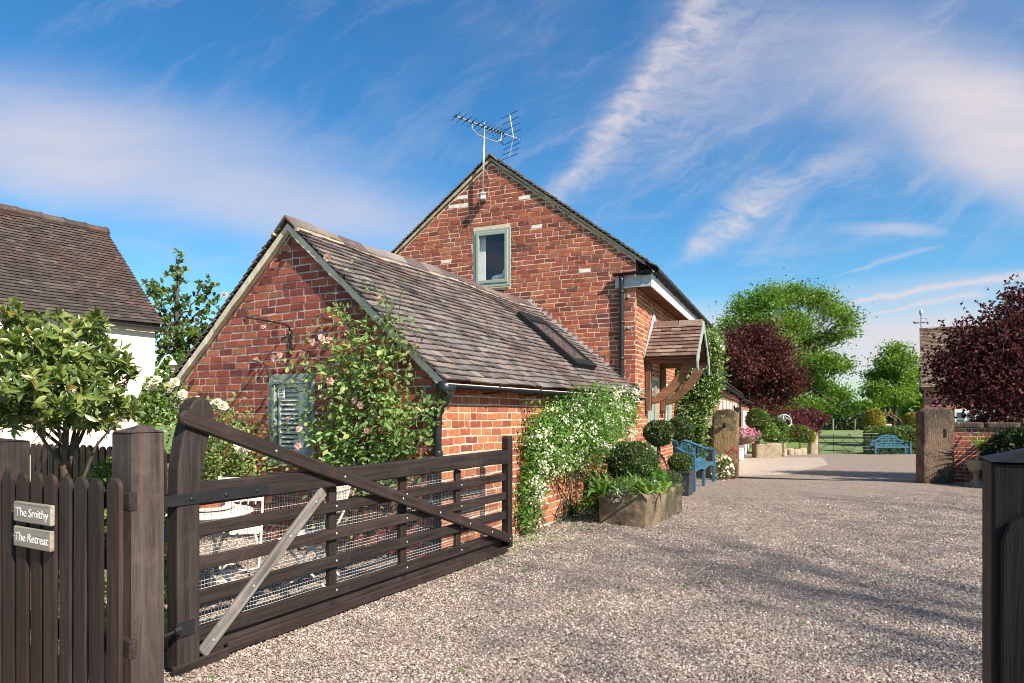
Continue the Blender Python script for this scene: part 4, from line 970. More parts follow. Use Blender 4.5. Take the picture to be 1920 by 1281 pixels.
# house name signs
def sign(px0, px1, py0, py1, text, label):
    n = -GA; p0 = FO - GA*.0135
    cpt = hit((px0+px1)/2, (py0+py1)/2, p0, n); l = hit(px0, (py0+py1)/2, p0, n); r_ = hit(px1, (py0+py1)/2, p0, n); tp = hit((px0+px1)/2, py0, p0, n); bt = hit((px0+px1)/2, py1, p0, n)
    w, h = (r_-l).length, (tp-bt).length
    t = thing('house_sign', label, 'sign', cpt, GROT-math.pi/2)
    mb = MB(); mb.bx(-w/2, w/2, -.022, 0, -h/2, h/2); mb.build('board', M_SIGN, t, bevel=.005)
    mb = MB()
    for s in (-1, 1): mb.tube([(s*(w/2-.012), -.0245, 0), (s*(w/2-.012), -.021, 0)], .0035, 6)
    mb.build('screw', M_ALU, t)
    cu = bpy.data.curves.new('lettering', 'FONT'); cu.body = text; cu.size = h*.60; cu.align_x = 'CENTER'; cu.align_y = 'CENTER'; cu.extrude = .0006; cu.space_character = .98
    tmp = bpy.data.objects.new('tmp', cu); COL.objects.link(tmp); bpy.context.view_layer.update()
    me = bpy.data.meshes.new_from_object(tmp.evaluated_get(bpy.context.evaluated_depsgraph_get())); bpy.data.objects.remove(tmp)
    xs = [v.co.x for v in me.vertices]; sc = min(1.15, (w-.04)/(max(xs)-min(xs))); me.materials.clear(); me.materials.append(M_INK)
    o = bpy.data.objects.new('lettering', me); COL.objects.link(o); o.parent = t; o.location = (0, -.0229, -h*.02); o.rotation_euler = (R(90), 0, 0); o.scale = (sc, 1.0, 1)
sign(33, 103, 943, 981, 'The Smithy', 'weathered grey name board reading The Smithy, upper one on the picket fence')
sign(33, 102, 990, 1028, 'The Retreat', 'weathered grey name board reading The Retreat, lower one on the picket fence')

# ================================================================ bistro set behind the gate
def bistro_chair(loc, rz, label):
    t = thing('bistro_chair', label, 'chair', loc, rz, 'white folding bistro chairs')
    for sy in (-.19, .19):
        mb = MB(); mb.tube([(.22, sy, 0), (-.10, sy, .42), (-.20, sy, .62), (-.27, sy, .90)], .012, 6); mb.build('back_leg', M_WHITE_OLD, t, smooth=True)
        mb = MB(); mb.tube([(-.25, sy*.9, 0), (.0, sy*.9, .22), (.20, sy*.9, .44)], .012, 6); mb.build('front_leg', M_WHITE_OLD, t, smooth=True)
    for i in range(6): mb = MB(); mb.bx(-.16+i*.064, -.16+i*.064+.05, -.20, .20, .435, .452); mb.build('seat_slat', M_WHITE_OLD, t, bevel=.003)
    for z in (.70, .86): mb = MB(); x = -.20-(z-.62)*.25; mb.beam((x, -.20, z), (x, .20, z), .014, .06); mb.build('back_rail', M_WHITE_OLD, t)
    for i in range(5): mb = MB(); y = -.13+i*.065; mb.beam((-.205, y, .64), (-.265, y, .88), .028, .010, (0, 1, 0)); mb.build('back_slat', M_WHITE_OLD, t)
    mb = MB(); mb.tube([(-.22, -.18, .035), (-.22, .18, .035)], .009, 5); mb.tube([(.19, -.19, .04), (.19, .19, .04)], .009, 5); mb.build('stretcher', M_WHITE_OLD, t)
    return t
TB = Vector((-2.42, 5.25, 0))
bistro_chair(Vector((-1.70, 5.72, 0)), R(172), 'chipped white folding chair standing behind the gate rails')
bistro_chair(Vector((-2.45, 6.0, 0)), R(-75), 'white folding chair half hidden behind the table and bowl')
tb = thing('bistro_table', 'round white cast metal garden table with scrolled legs behind the gate', 'table', TB)
mb = MB(); mb.lathe([(.0, .70), (.36, .70), (.375, .705), (.375, .725), (.36, .73), (0, .73)], n=28, cap=False); mb.lathe([(.34, .62), (.345, .62), (.345, .70), (.34, .70)], n=28, cap=False); mb.build('tabletop', M_WHITE_OLD, tb, bevel=.004)
for i in range(3):
    a = i*2.094+.5; ca, sa = math.cos(a), math.sin(a); mb = MB()
    mb.tube([(ca*r, sa*r, z) for r, z in ((.30, .69), (.24, .62), (.15, .50), (.10, .38), (.13, .25), (.22, .12), (.31, .02), (.34, .0))], .014, 6)
    mb.tube([(ca*(.22+.055*math.cos(q)), sa*(.22+.055*math.cos(q)), .56+.055*math.sin(q)) for q in np.linspace(0, 5.6, 12)], .009, 5)
    mb.tube([(ca*(.20+.05*math.cos(q)), sa*(.20+.05*math.cos(q)), .24+.05*math.sin(q)) for q in np.linspace(1, 6.6, 12)], .009, 5)
    mb.build('leg', M_WHITE_OLD, tb, smooth=True)
mb = MB(); mb.tube([(.13*math.cos(q), .13*math.sin(q), .3) for q in np.linspace(0, 6.283, 16)], .008, 5); mb.build('stretcher_ring', M_WHITE_OLD, tb)
pb = thing('terracotta_bowl', 'shallow terracotta planting bowl on a white dish on the round table', 'bowl', TB+Vector((.02, .02, .731)))
mb = MB(); mb.lathe([(.13, 0), (.20, .012), (.215, .035), (.208, .037), (.19, .018), (.0, .016)], n=26, cap=False); mb.build('dish', M_WHITE_OLD, pb, smooth=True)
mb = MB(); mb.lathe([(.10, .019), (.15, .08), (.172, .13), (.185, .135), (.185, .165), (.168, .165), (.16, .14), (0, .135)], n=26, cap=False); mb.build('bowl', M_TERRA, pb, smooth=True)

# ================================================================ stone things
def rough_block(L, Wd, Hh, amp, seg=.07, rnd=.04, f=3.0, seed=0):
    """a hewn block: box grid pushed to rounded corners with noise"""
    nx, ny, nz = max(3, int(L/seg)), max(3, int(Wd/seg)), max(3, int(Hh/seg)); mb = MB(); idx = {}
    def vid(i, j, k):
        if (i, j, k) not in idx:
            p = Vector((-L/2+L*i/nx, -Wd/2+Wd*j/ny, Hh*k/nz)); c = Vector((max(-L/2+rnd, min(L/2-rnd, p.x)), max(-Wd/2+rnd, min(Wd/2-rnd, p.y)), min(Hh-rnd, p.z)))
            d = p-c
            if d.length > 1e-6: p = c+d.normalized()*min(d.length, rnd)
            n = mnoise.noise_vector(p*f+Vector((seed*7.3, seed, 0)))*amp+mnoise.noise_vector(p*f*4+Vector((seed, 3, 0)))*amp*.45+mnoise.noise_vector(p*f*11+Vector((seed, 1, 5)))*amp*.28
            idx[(i, j, k)] = len(mb.v); mb.v.append(tuple(p+n))
        return idx[(i, j, k)]
    def q(a, b, c, d): mb.f.append((a, b, c, d)); mb.mi.append(0)
    for i in range(nx):
        for j in range(ny): q(vid(i, j, nz), vid(i+1, j, nz), vid(i+1, j+1, nz), vid(i, j+1, nz))
    for i in range(nx):
        for k in range(nz): q(vid(i, 0, k), vid(i+1, 0, k), vid(i+1, 0, k+1), vid(i, 0, k+1)); q(vid(i+1, ny, k), vid(i, ny, k), vid(i, ny, k+1), vid(i+1, ny, k+1))
    for j in range(ny):
        for k in range(nz): q(vid(0, j+1, k), vid(0, j, k), vid(0, j, k+1), vid(0, j+1, k+1)); q(vid(nx, j, k), vid(nx, j+1, k), vid(nx, j+1, k+1), vid(nx, j, k+1))
    return mb
# trough by the wall
td = Vector((.511, .86, 0)); tn = Vector((-.86, .511, 0)); TR = Vector((1.734, 8.67, 0))+td*.80+tn*.34; TROT = math.atan2(.86, .511)
trough = thing('stone_trough', 'big weathered sandstone trough full of plants against the annex wall', 'trough', TR, TROT)
mb = rough_block(1.60, .68, .42, .026, .030, .032, 2.2, 2); mb.build('basin', M_STONE, trough, smooth=True)
mb = rough_block(1.42, .50, .05, .02, .08, .02, 5, 3); so = mb.build('soil', M_SOIL, trough, smooth=True); so.location = (0, 0, .395)
def post_shape(Wd, D, Hh, arch, amp, seed):
    mb = rough_block(Wd, D, Hh, amp, .04, .035, 3, seed); 
    for i, v in enumerate(mb.v):
        x, y, z = v; t = z/Hh; mb.v[i] = (x, y, z - arch*(abs(x)/(Wd/2))**2.6*max(0, (t-.55)/.45))
    return mb
lp = thing('stone_gatepost', 'rounded rough sandstone gatepost with iron hook beside the blue curved bench', 'gatepost', Vector((5.0, 15.72, 0)), R(-24))
post_shape(.56, .40, 1.56, .13, .02, 5).build('shaft', M_STONE_MOSS, lp, smooth=True)
mb = MB(); mb.tube([(.0, -.21, 1.18), (.0, -.27, 1.18), (0, -.28, 1.24)], .03, 6); mb.ball((0, -.2, 1.18), .05, 8, 5, (1, .5, 1.3)); mb.build('iron_hook', M_IRON, lp)
rpst = thing('stone_gatepost', 'tall dark sandstone gatepost with round shoulders at the end of the brick wall', 'gatepost', Vector((8.93, 14.2, 0)), R(-6))
post_shape(.62, .36, 1.60, .14, .014, 8).build('shaft', M_STONE_DARK, rpst, smooth=True)
mb = MB(); mb.bx(.10, .145, -.20, -.17, .98, 1.14); mb.bx(.0, .06, -.205, -.17, .22, .30); mb.build('socket', M_IRON, rpst)
# wall to the right of it
RW = Vector((9.25, 14.25, 0)); RWR = -R(22); RWT = local_matrix(RW, RWR)
rwall = thing('garden_wall', 'low red brick garden wall with stone coping beyond the dark gatepost', 'wall', RW, RWR)
mb = MB(); mb.bx(0, 6.0, .0, .23, -.05, 1.17); body = mb.build('core', M_MORTAR_GREY, rwall)
br = lay_bricks(RWT, body, M_BRICK_DARK, lambda u, v, o: (u, -o, v), lambda z: 0, lambda z: 6.0, .01, 1.17, .0805, .232); allocate(br, 120, 'brick', 'brickwork')
x = 0
while x < 5.9:
    mb = rough_block(.62, .34, .11, .006, .1, .025, 4, x); o = mb.build('coping_stone', M_STONE_DARK, rwall, smooth=True); o.location = (x+.32, .115, 1.172); x += .635
pier = thing('brick_pier', 'square brick pier rising behind the garden wall by the purple tree', 'pier', RWT @ Vector((1.9, .05, 0)), RWR)
PT = local_matrix(RWT @ Vector((1.9, .05, 0)), RWR); mb = MB(); mb.bx(-.17, .17, -.12, .22, 0, 1.62); body = mb.build('core', M_MORTAR_GREY, pier)
br = lay_bricks(PT, body, M_BRICK_DARK, lambda u, v, o: (u, -.12-o, v), lambda z: -.17, lambda z: .17, .01, 1.62, .0805, .232)+lay_bricks(PT, body, M_BRICK_DARK, lambda u, v, o: (-.17-o, u, v), lambda z: -.12, lambda z: .22, .01, 1.62, .0805, .232)
allocate(br, 100, 'brick', 'brickwork'); mb = MB(); mb.bx(-.21, .21, -.16, .26, 1.622, 1.69); mb.build('cap', M_STONE_DARK, pier, bevel=.015)
urn = thing('stone_urn', 'small pale stone pedestal urn standing before the garden wall', 'urn', Vector((9.33, 13.5, 0)))
mb = MB(); mb.bx(-.15, .15, -.15, .15, 0, .05); mb.lathe([(.12, .05), (.125, .08), (.06, .14), (.05, .22), (.07, .27), (.13, .32), (.165, .40), (.17, .47), (.19, .50), (.195, .53), (.175, .53), (.15, .47), (0, .45)], n=20, cap=False); mb.build('body', M_STONE_PALE, urn, smooth=False, bevel=.004)
# dark strip added in place of the shadow line between the stone posts
shadow_line = thing('shadow_strip', 'narrow dark strip standing in for a shadow line across the drive between the stone gateposts', 'shadow_line', Vector((6.9, 15.1, zg(15.1))), math.atan2(-1.5, 3.9))
mb = MB(); mb.bx(-2.0, 1.9, -.05, .05, -.03, .013); mb.build('dark_strip', M_IRON, shadow_line)

# ================================================================ blue benches
BL = Vector((3.44, 12.62, 0)); BR_ = math.atan2(.89, .45)
bench = thing('curved_bench', 'blue painted curved back bench beside the stone gatepost', 'bench', BL, BR_)
def bcurve(t):
    a = math.pi*t; return Vector((1.0-math.cos(a)*1.0, .02+.56*math.sin(a)**.75, .69+.24*math.sin(a)**1.3))
N_ = 28; prof = [bcurve(i/N_) for i in range(N_+1)]
mb = MB(); vs = []
for i, p in enumerate(prof):
    t = (prof[min(i+1, N_)]-prof[max(i-1, 0)]); t.z = 0; t.normalize(); nrm = Vector((-t.y, t.x, 0))
    for a, b in ((-.038, -.022), (.038, -.022), (.038, .022), (-.038, .022)): vs.append(p+nrm*a+Vector((0, 0, b)))
mb.add(vs, [(4*i+j, 4*i+(j+1) % 4, 4*i+4+(j+1) % 4, 4*i+4+j) for i in range(N_) for j in range(4)]+[(0, 1, 2, 3), (4*N_+3, 4*N_+2, 4*N_+1, 4*N_)]); mb.build('top_rail', M_BLUE, bench, bevel=.006)
mb = MB(); vs = []
for i, p in enumerate(prof):
    p = Vector((p.x, p.y-.012, .47 if 3 < i < N_-3 else .47)); t = (prof[min(i+1, N_)]-prof[max(i-1, 0)]); t.z = 0; t.normalize(); nrm = Vector((-t.y, t.x, 0))
    for a, b in ((-.018, -.03), (.018, -.03), (.018, .03), (-.018, .03)): vs.append(p+nrm*a+Vector((0, 0, b)))
mb.add(vs, [(4*i+j, 4*i+(j+1) % 4, 4*i+4+(j+1) % 4, 4*i+4+j) for i in range(2, N_-2) for j in range(4)]); mb.build('lower_rail', M_BLUE, bench)
for i in range(23):
    t = .07+.86*i/22; p = bcurve(t); mb = MB(); mb.tube([(p.x, p.y-.008, .49), (p.x, p.y, p.z-.018)], .019, 4); mb.build('slat', M_BLUE, bench)
for x, y, h in ((.0, .02, .69), (1.0, .04, .41), (2.0, .02, .69)): mb = MB(); mb.bx(x-.032, x+.032, y-.032, y+.032, 0, h-.021 if h > .5 else h); mb.build('front_leg', M_BLUE, bench, bevel=.005)
for t in (.28, .5, .72): p = bcurve(t); mb = MB(); mb.bx(p.x-.03, p.x+.03, p.y-.06, p.y-.0, 0, .44); mb.build('back_leg', M_BLUE, bench, bevel=.005)
for j in range(6):
    y0 = .0+j*.088; mb = MB(); pts = []
    n = 16
    for i in range(n+1):
        x = .03+1.94*i/n; cv = .035*math.sin(math.pi*i/n)
        ymax = .02+.56*math.sin(math.pi*math.acos(max(-1, min(1, 1-x)))/math.pi)**.75-.03
        pts.append((x, min(y0+cv, ymax), min(y0+.076+cv, ymax)))
    for i in range(n):
        a, b = pts[i], pts[i+1]
        if a[2]-a[1] < .004 and b[2]-b[1] < .004: continue
        mb.box8([(a[0], a[1], .415), (b[0], b[1], .415), (b[0], b[2], .415), (a[0], a[2], .415), (a[0], a[1], .438), (b[0], b[1], .438), (b[0], b[2], .438), (a[0], a[2], .438)])
    mb.build('seat_board', M_BLUE, bench)
mb = MB(); n = 12
for i in range(n):
    x0, x1 = .033+.934*i/n, .033+.934*(i+1)/n
    for o_ in (0, 1.0): 
        d0, d1 = .335+.045*math.sin(math.pi*i/n*1), .335+.045*math.sin(math.pi*(i+1)/n); mb.box8([(x0+o_, .01, d0), (x1+o_, .01, d1), (x1+o_, .035, d1), (x0+o_, .035, d0), (x0+o_, .01, .412), (x1+o_, .01, .412), (x1+o_, .035, .412), (x0+o_, .035, .412)])
mb.build('apron', M_BLUE, bench)
fb = thing('garden_bench', 'blue arched back garden bench before the hedge at the far end of the drive', 'bench', Vector((19.15, 34.0, zg(34))), R(-3))
tw = [(-.89, .60), (-.78, .66), (-.62, .70), (-.5, .75), (-.42, .86), (-.28, .93), (0, .96), (.28, .93), (.42, .86), (.5, .75), (.62, .70), (.78, .66), (.89, .60)]
mb = MB()
for a, b in zip(tw[:-1], tw[1:]): mb.beam((a[0], .27, a[1]), (b[0], .27, b[1]), .05, .075)
mb.build('crest_rail', M_BLUE, fb)
for i in range(5):
    z = .50+i*.085; hw2 = .85 if z < .6 else (.80 if z < .66 else .46); mb = MB(); mb.bx(-hw2, hw2, .255, .28, z-.022, z+.022); mb.build('back_slat', M_BLUE, fb)
for x in (-.32, 0, .32): mb = MB(); mb.bx(x-.022, x+.022, .25, .285, .44, .92); mb.build('back_stile', M_BLUE, fb)
for i in range(5): mb = MB(); mb.bx(-.85, .85, -.24+i*.1, -.24+i*.1+.08, .42, .445); mb.build('seat_board', M_BLUE, fb)
for x in (-.86, .86):
    for y, h in ((-.24, .60), (.27, .62)): mb = MB(); mb.bx(x-.035, x+.035, y-.035, y+.035, 0, h); mb.build('leg', M_BLUE, fb)
    mb = MB(); mb.bx(x-.05, x+.05, -.29, .28, .60, .645); mb.build('arm', M_BLUE, fb)
mb = MB(); mb.bx(-.84, .84, -.25, -.22, .34, .415); mb.bx(-.84, .84, -.03, .02, .12, .17); mb.build('apron', M_BLUE, fb)

# ================================================================ planters
def box_planter(loc, s, h, rz, label):
    t = thing('square_planter', label, 'planter', loc, rz); mb = MB(); a = s/2*.86; b = s/2
    mb.box8([(-a, -a, 0), (a, -a, 0), (a, a, 0), (-a, a, 0), (-b, -b, h), (b, -b, h), (b, b, h), (-b, b, h)]); mb.bx(-b-.012, b+.012, -b-.012, b+.012, h, h+.03); mb.build('box', M_GOLDLEAD, t, bevel=.006)
    mb = MB(); mb.bx(-b+.03, b-.03, -b+.03, b-.03, h+.031, h+.04); mb.build('soil', M_SOIL, t); return t
box_planter(Vector((3.06, 12.15, 0)), .40, .40, R(62), 'dark lead square planter holding a clipped ball by the curved bench')
box_planter(Vector((2.36, 10.95, 0)), .36, .38, R(62), 'dark lead square planter behind the stone trough')
box_planter(Vector((3.20, 12.95, 0)), .34, .36, R(62), 'dark lead square planter half hidden behind the curved bench')
# ================================================================ planting near the house
def plant(name, label, cat, loc, group=None): return thing(name, label, cat, Vector(loc), 0, group)
def A3(l): return np.array([tuple(p) for p in l], float)
AXN = AXT.to_3x3(); A_GN = np.array(AXN @ Vector((0, -1, 0))); A_SN = np.array(AXN @ Vector((1, 0, 0)))
def on_plane(pxs, pys, p0, n):
    n = np.array(n); o = np.array([0, 0, CH]); r = np.stack([(pxs-CX)/F, np.ones(len(pxs)), (HY-pys)/F], 1)
    t = ((np.array(p0)-o)@n)/(r@n); return o+r*t[:, None]
def px_blobs(blobs, n):
    """sample points in a union of soft discs given on a wall: (px,py,rx,ry,weight)"""
    b = np.array(blobs, float); w = b[:, 2]*b[:, 3]*b[:, 4]; i = rng.choice(len(b), n, p=w/w.sum()); a = rng.random(n)*6.283; r = np.sqrt(rng.random(n))*(1+.13*rng.normal(size=n))
    return b[i, 0]+b[i, 2]*r*np.cos(a), b[i, 1]+b[i, 3]*r*np.sin(a)
def sprays(pos, k, spread, outn, size, droop=.25):
    """k leaves around each point, as on a twig"""
    n = len(pos); P_ = np.repeat(pos, k, 0)+rng.normal(size=(n*k, 3))*spread
    d = unit(rng.normal(size=(n*k, 3))+np.array(outn)*.7+np.array([0, 0, -droop])); nr = unit(rng.normal(size=(n*k, 3))*.5+np.array(outn)*.6+np.array([0, 0, .9]))
    return P_, d, nr, size*(.65+.6*rng.random(n*k))
# pink climbing rose on the annex gable
rose = plant('climbing_rose', 'pink climbing rose with pale green leaves trained over the annex gable', 'rose', AXT @ Vector((-.9, -.15, 0)))
gb = [(700, 790, 88, 95, 1.0), (660, 705, 50, 50, .75), (725, 690, 58, 55, .9), (790, 790, 42, 60, .9), (715, 860, 92, 55, .8), (668, 830, 52, 60, .8), (605, 690, 36, 16, .2), (755, 640, 35, 50, .3),
      (660, 610, 40, 35, .22), (820, 770, 35, 28, .3), (700, 940, 90, 60, .35), (690, 620, 35, 40, .25)]
pxs, pys = px_blobs(gb, 660); off = .05+.30*rng.random(len(pxs))**1.2
P0 = np.array(AX_LOC); pts = on_plane(pxs, pys, P0+A_GN*0.0, A_GN); pts = pts+A_GN*off[:, None]
pts = pts[pts[:, 2] > .08]
lp_, ld, ln_, ls = sprays(pts, 4, .06, A_GN, .074)
shoots = [[(735, 700), (738, 620), (742, 560), (660, 500)], [(770, 690), (768, 600), (772, 530)], [(700, 720), (640, 660), (560, 610)], [(640, 700), (600, 700), (545, 680)], [(700, 690), (690, 610), (650, 580), (632, 590)],
          [(780, 720), (800, 640), (775, 590)], [(800, 800), (840, 760), (855, 745)], [(620, 760), (560, 800), (515, 790)], [(600, 740), (545, 720), (520, 715)], [(745, 640), (752, 580), (735, 545)], [(640, 720), (600, 690), (590, 640), (520, 600)]]
stem = MB(); tip_pts = []
for sh in shoots:
    q = on_plane(np.array([p[0] for p in sh], float), np.array([p[1] for p in sh], float), P0, A_GN)+A_GN*.16
    fine = []
    for a, b in zip(q[:-1], q[1:]):
        for t in np.linspace(0, 1, 7)[:-1]: fine.append(a*(1-t)+b*t+rng.normal(size=3)*.012)
    fine.append(q[-1]); stem.tube([Vector(p) for p in fine], list(np.linspace(.006, .0025, len(fine))), 4)
    for p in fine[3::2]: tip_pts.append(p)
for bx_ in (-.5, -.62, -.75, -.85, -1.0, -1.15):
    a = AXT @ Vector((bx_, -.12, 0)); 
    q = [a]; tgt = on_plane(np.array([random.uniform(630, 800)]), np.array([random.uniform(640, 780)]), P0, A_GN)[0]+A_GN*.12
    limb(stem, a, Vector(tgt), .014, .004, 5, 8, 0, .06)
base = np.array(rose.location)
stem.v = [tuple(np.array(v)-base) for v in stem.v]; stem.build('stem', M_BARK, rose)
tp = np.array(tip_pts); a, b, c_, d = sprays(tp, 4, .045, A_GN, .062)
foliage(rose, 'leaves', np.concatenate([lp_, a]), np.concatenate([ld, b]), np.concatenate([ln_, c_]), np.concatenate([ls, d]), L_ROSE, T_LEAF, nparts=300)
fl = [(664, 497), (531, 680), (560, 676), (545, 622), (648, 640), (664, 645), (633, 648), (665, 718), (648, 745), (708, 752), (588, 785), (607, 835), (632, 862), (610, 804), (470, 562), (755, 569), (720, 760), (735, 805), (660, 940), (700, 918), (780, 880), (570, 672)]
q = on_plane(np.array([p[0] for p in fl], float), np.array([p[1] for p in fl], float), P0, A_GN)+A_GN*(.33+.06*rng.random(len(fl)))[:, None]
foliage(rose, 'blooms', q, unit(rdir(len(fl))), unit(A_GN+np.array([0, -.4, .5])+.35*rng.normal(size=(len(fl), 3))), .078+.02*rng.random(len(fl)), L_PINK, T_ROSE, nparts=len(fl), part='rose_bloom')
# white rose at the far corner of the gable
wr = plant('white_rose_bush', 'white flowered rose bush at the far corner of the annex gable', 'rose', AXT @ Vector((-3.5, -.3, 0)))
gb = [(385, 760, 30, 22, .6), (420, 830, 60, 55, 1), (470, 790, 35, 40, .5), (400, 880, 60, 35, 1), (455, 870, 55, 45, .9), (352, 728, 22, 16, .5), (500, 830, 30, 50, .4), (530, 872, 45, 22, .5)]
pxs, pys = px_blobs(gb, 640); pts = on_plane(pxs, pys, P0, A_GN)+A_GN*(.08+.5*rng.random(len(pxs)))[:, None]
a, b, c_, d = sprays(pts, 5, .06, A_GN, .052); foliage(wr, 'leaves', a, b, c_, d, L_ROSE, T_LEAF, nparts=60)
st_ = MB()
for i in range(9):
    k = rng.integers(len(pts)); limb(st_, AXT @ Vector((-3.5+.6*random.random(), -.3, 0))-Vector(wr.location), Vector(pts[k])-Vector(wr.location), .010, .003, 5, 6, 0, .08)
limb(st_, Vector(on_plane(np.array([430.]), np.array([850.]), P0, A_GN)[0]+A_GN*.3)-Vector(wr.location), Vector(on_plane(np.array([474.]), np.array([768.]), P0, A_GN)[0]+A_GN*.4)-Vector(wr.location), .006, .003, 5, 5)
st_.build('stem', M_BARK, wr)
fl = [(352, 722), (366, 718), (345, 732), (378, 728), (475, 757), (484, 763), (466, 762), (404, 742), (425, 832), (440, 838), (418, 826), (505, 836), (520, 838), (530, 833), (398, 720)]
q = on_plane(np.array([p[0] for p in fl], float), np.array([p[1] for p in fl], float), P0, A_GN)+A_GN*(.42+.1*rng.random(len(fl)))[:, None]
foliage(wr, 'blooms', q, rdir(len(fl)), unit(np.array([.2, -.8, .6])+.3*rng.normal(size=(len(fl), 3))), .12+.03*rng.random(len(fl)), L_WHITE, T_ROSE, nparts=len(fl), part='rose_bloom')
# white flowering evergreen on the annex side wall
wc = plant('flowering_climber', 'bushy evergreen smothered in small white flowers against the annex side wall', 'shrub', AXT @ Vector((.25, 3.6, 0)))
gb = [(1085, 758, 58, 28, 1.1), (1142, 765, 42, 26, 1), (1045, 795, 46, 38, 1), (1000, 835, 30, 45, 1.1), (1095, 812, 50, 36, 1), (1050, 858, 38, 22, .9), (985, 900, 20, 36, .9), (978, 955, 16, 40, .9), (1108, 858, 20, 18, .5), (988, 765, 16, 14, .25), (1152, 798, 24, 28, .9),
      (1085, 950, 26, 20, .8), (1112, 932, 22, 26, .7), (1062, 985, 34, 14, .8), (1000, 1008, 34, 16, .8), (1096, 985, 28, 16, .6), (1164, 742, 26, 12, .6), (1120, 895, 24, 18, .5), (1030, 1020, 22, 9, .5), (1012, 880, 14, 10, .3)]
pxs, pys = px_blobs(gb, 2600); PS = P0
pts = on_plane(pxs, pys, PS, A_SN); bul = np.clip(1-np.abs(pxs-1080)/120, .25, 1)*np.clip(1.5-np.abs(pys-800)/170, .4, 1.2); pts = pts+A_SN*(.04+(.34*bul*rng.random(len(pxs))))[:, None]; k = pts[:, 2] > .02; pts = pts[k]
a, b, c_, d = sprays(pts, 7, .07, A_SN, .066, .1); foliage(wc, 'leaves', a, b, c_, d, L_CHOISYA, T_SLIM, nparts=150, wid=1.5)
pk = pts[rng.choice(len(pts), 125, replace=False)]; cl = np.repeat(pk, 20, 0)+A_SN*.10+rng.normal(size=(len(pk)*20, 3))*np.array([.05, .05, .042])*np.repeat(.6+.7*rng.random((len(pk), 1)), 20, 0)
foliage(wc, 'blossom', cl, rdir(len(cl)), unit(A_SN+np.array([0, -.3, .5])+.5*rng.normal(size=(len(cl), 3))), .027, L_WHITE, T_STAR)
st_ = MB()
for i in range(12):
    j = rng.integers(len(pts)); limb(st_, AXT @ Vector((.06, 2.2+i*.25, 0))-Vector(wc.location), Vector(pts[j])-Vector(wc.location)-Vector(A_SN)*.1, .014, .004, 5, 6, 0, .06)
st_.build('stem', M_BARK, wc)
# climber on the end wall of the long wing
ic = plant('wall_climber', 'leafy green climber with cream flowers covering the wing end behind the bench', 'climber', (4.2, 15.8, 0))
WN = np.array([-.36, -.93, 0]); WP = np.array([4.5, 16.1, 0])
gb = [(1325, 700, 30, 70, 1), (1300, 740, 34, 50, 1), (1295, 800, 34, 40, 1), (1336, 655, 16, 34, .9), (1290, 705, 24, 30, .7), (1328, 730, 14, 34, .8), (1275, 790, 22, 35, .5), (1310, 840, 26, 20, .3)]
pxs, pys = px_blobs(gb, 2300); pts = on_plane(pxs, pys, WP, WN)+WN*(.05+.45*rng.random(len(pxs)))[:, None]; pts = pts[pts[:, 2] > .1]
a, b, c_, d = sprays(pts, 8, .075, WN, .066, .2); foliage(ic, 'leaves', a, b, c_, d, L_IVY, T_DIAM, wid=1.3)
pk = pts[rng.random(len(pts)) < .12]; cl = np.repeat(pk, 5, 0)+WN*.1+rng.normal(size=(len(pk)*5, 3))*.04
foliage(ic, 'blossom', cl, rdir(len(cl)), unit(WN+.6*rng.normal(size=(len(cl), 3))), .035, L_WHITE, T_STAR)
st_ = MB()
for i in range(6): limb(st_, Vector((.1*i-.2, .2, 0)), Vector((.15*i-.4, .1, 1.9+.2*i)), .02, .006, 5, 7, 0, .06)
st_.build('stem', M_BARK, ic)

# clipped box
def ball_shrub(label, c, r, group=None, stem_to=None, sq=.9, n=5200, ls_=.028, name='box_ball'):
    base = Vector((c[0], c[1], stem_to if stem_to is not None else c[2]-r*sq))
    t = plant(name, label, 'topiary' if stem_to is not None else 'box ball', base, group)
    mb = MB(); mb.ball(Vector(c)-base, r*.86, 14, 9, (1, 1, sq), .06); mb.build('solid_core', L_BOX, t)  # solid ball added inside so the leaf shell is not see-through
    d = rdir(n); rr = r*(.86+.17*rng.random(n)**1.3+.10*(rng.random(n) > .97))*(1+.05*np.sin(d[:, 0]*7+d[:, 2]*5)+.035*np.sin(d[:, 1]*13+d[:, 2]*11)); pos = np.array(c)+d*rr[:, None]*np.array([1, 1, sq])
    dirs = unit(d*.8+rng.normal(size=(n, 3))*.7+np.array([0, 0, .25])); foliage(t, 'leaves', pos, dirs, unit(d+rng.normal(size=(n, 3))*.6), ls_*(.7+.6*rng.random(n)), L_BOX, T_DIAM, wid=1.5)
    if stem_to is not None:
        m2 = MB(); h = c[2]-base.z
        for k in range(2): m2.tube([(.018*math.cos(z*14+k*3.14), .018*math.sin(z*14+k*3.14), z*h/ (h if h else 1)) for z in np.linspace(0, h-r*.6, 16)], .016, 6)
        m2.build('twisted_stem', M_OAKZ if False else M_BARK, t, smooth=True)
    return t
ball_shrub('clipped box lollipop on a twisted stem, right behind the large box dome', P(1235, 813, 10.95), .235, 'clipped lollipop trees by the door', .42, .86)
ball_shrub('clipped box lollipop on a thin stem above the curved blue bench', P(1274, 804, 12.95), .25, 'clipped lollipop trees by the door', .40, .86)
ball_shrub('large clipped box dome growing in the stone trough', P(1184, 868, 9.75), .36, None, None, .84, 8000)
ball_shrub('small clipped box ball in the lead planter beside the bench', P(1275, 869, 12.15), .205, None, None, .88, 4000)
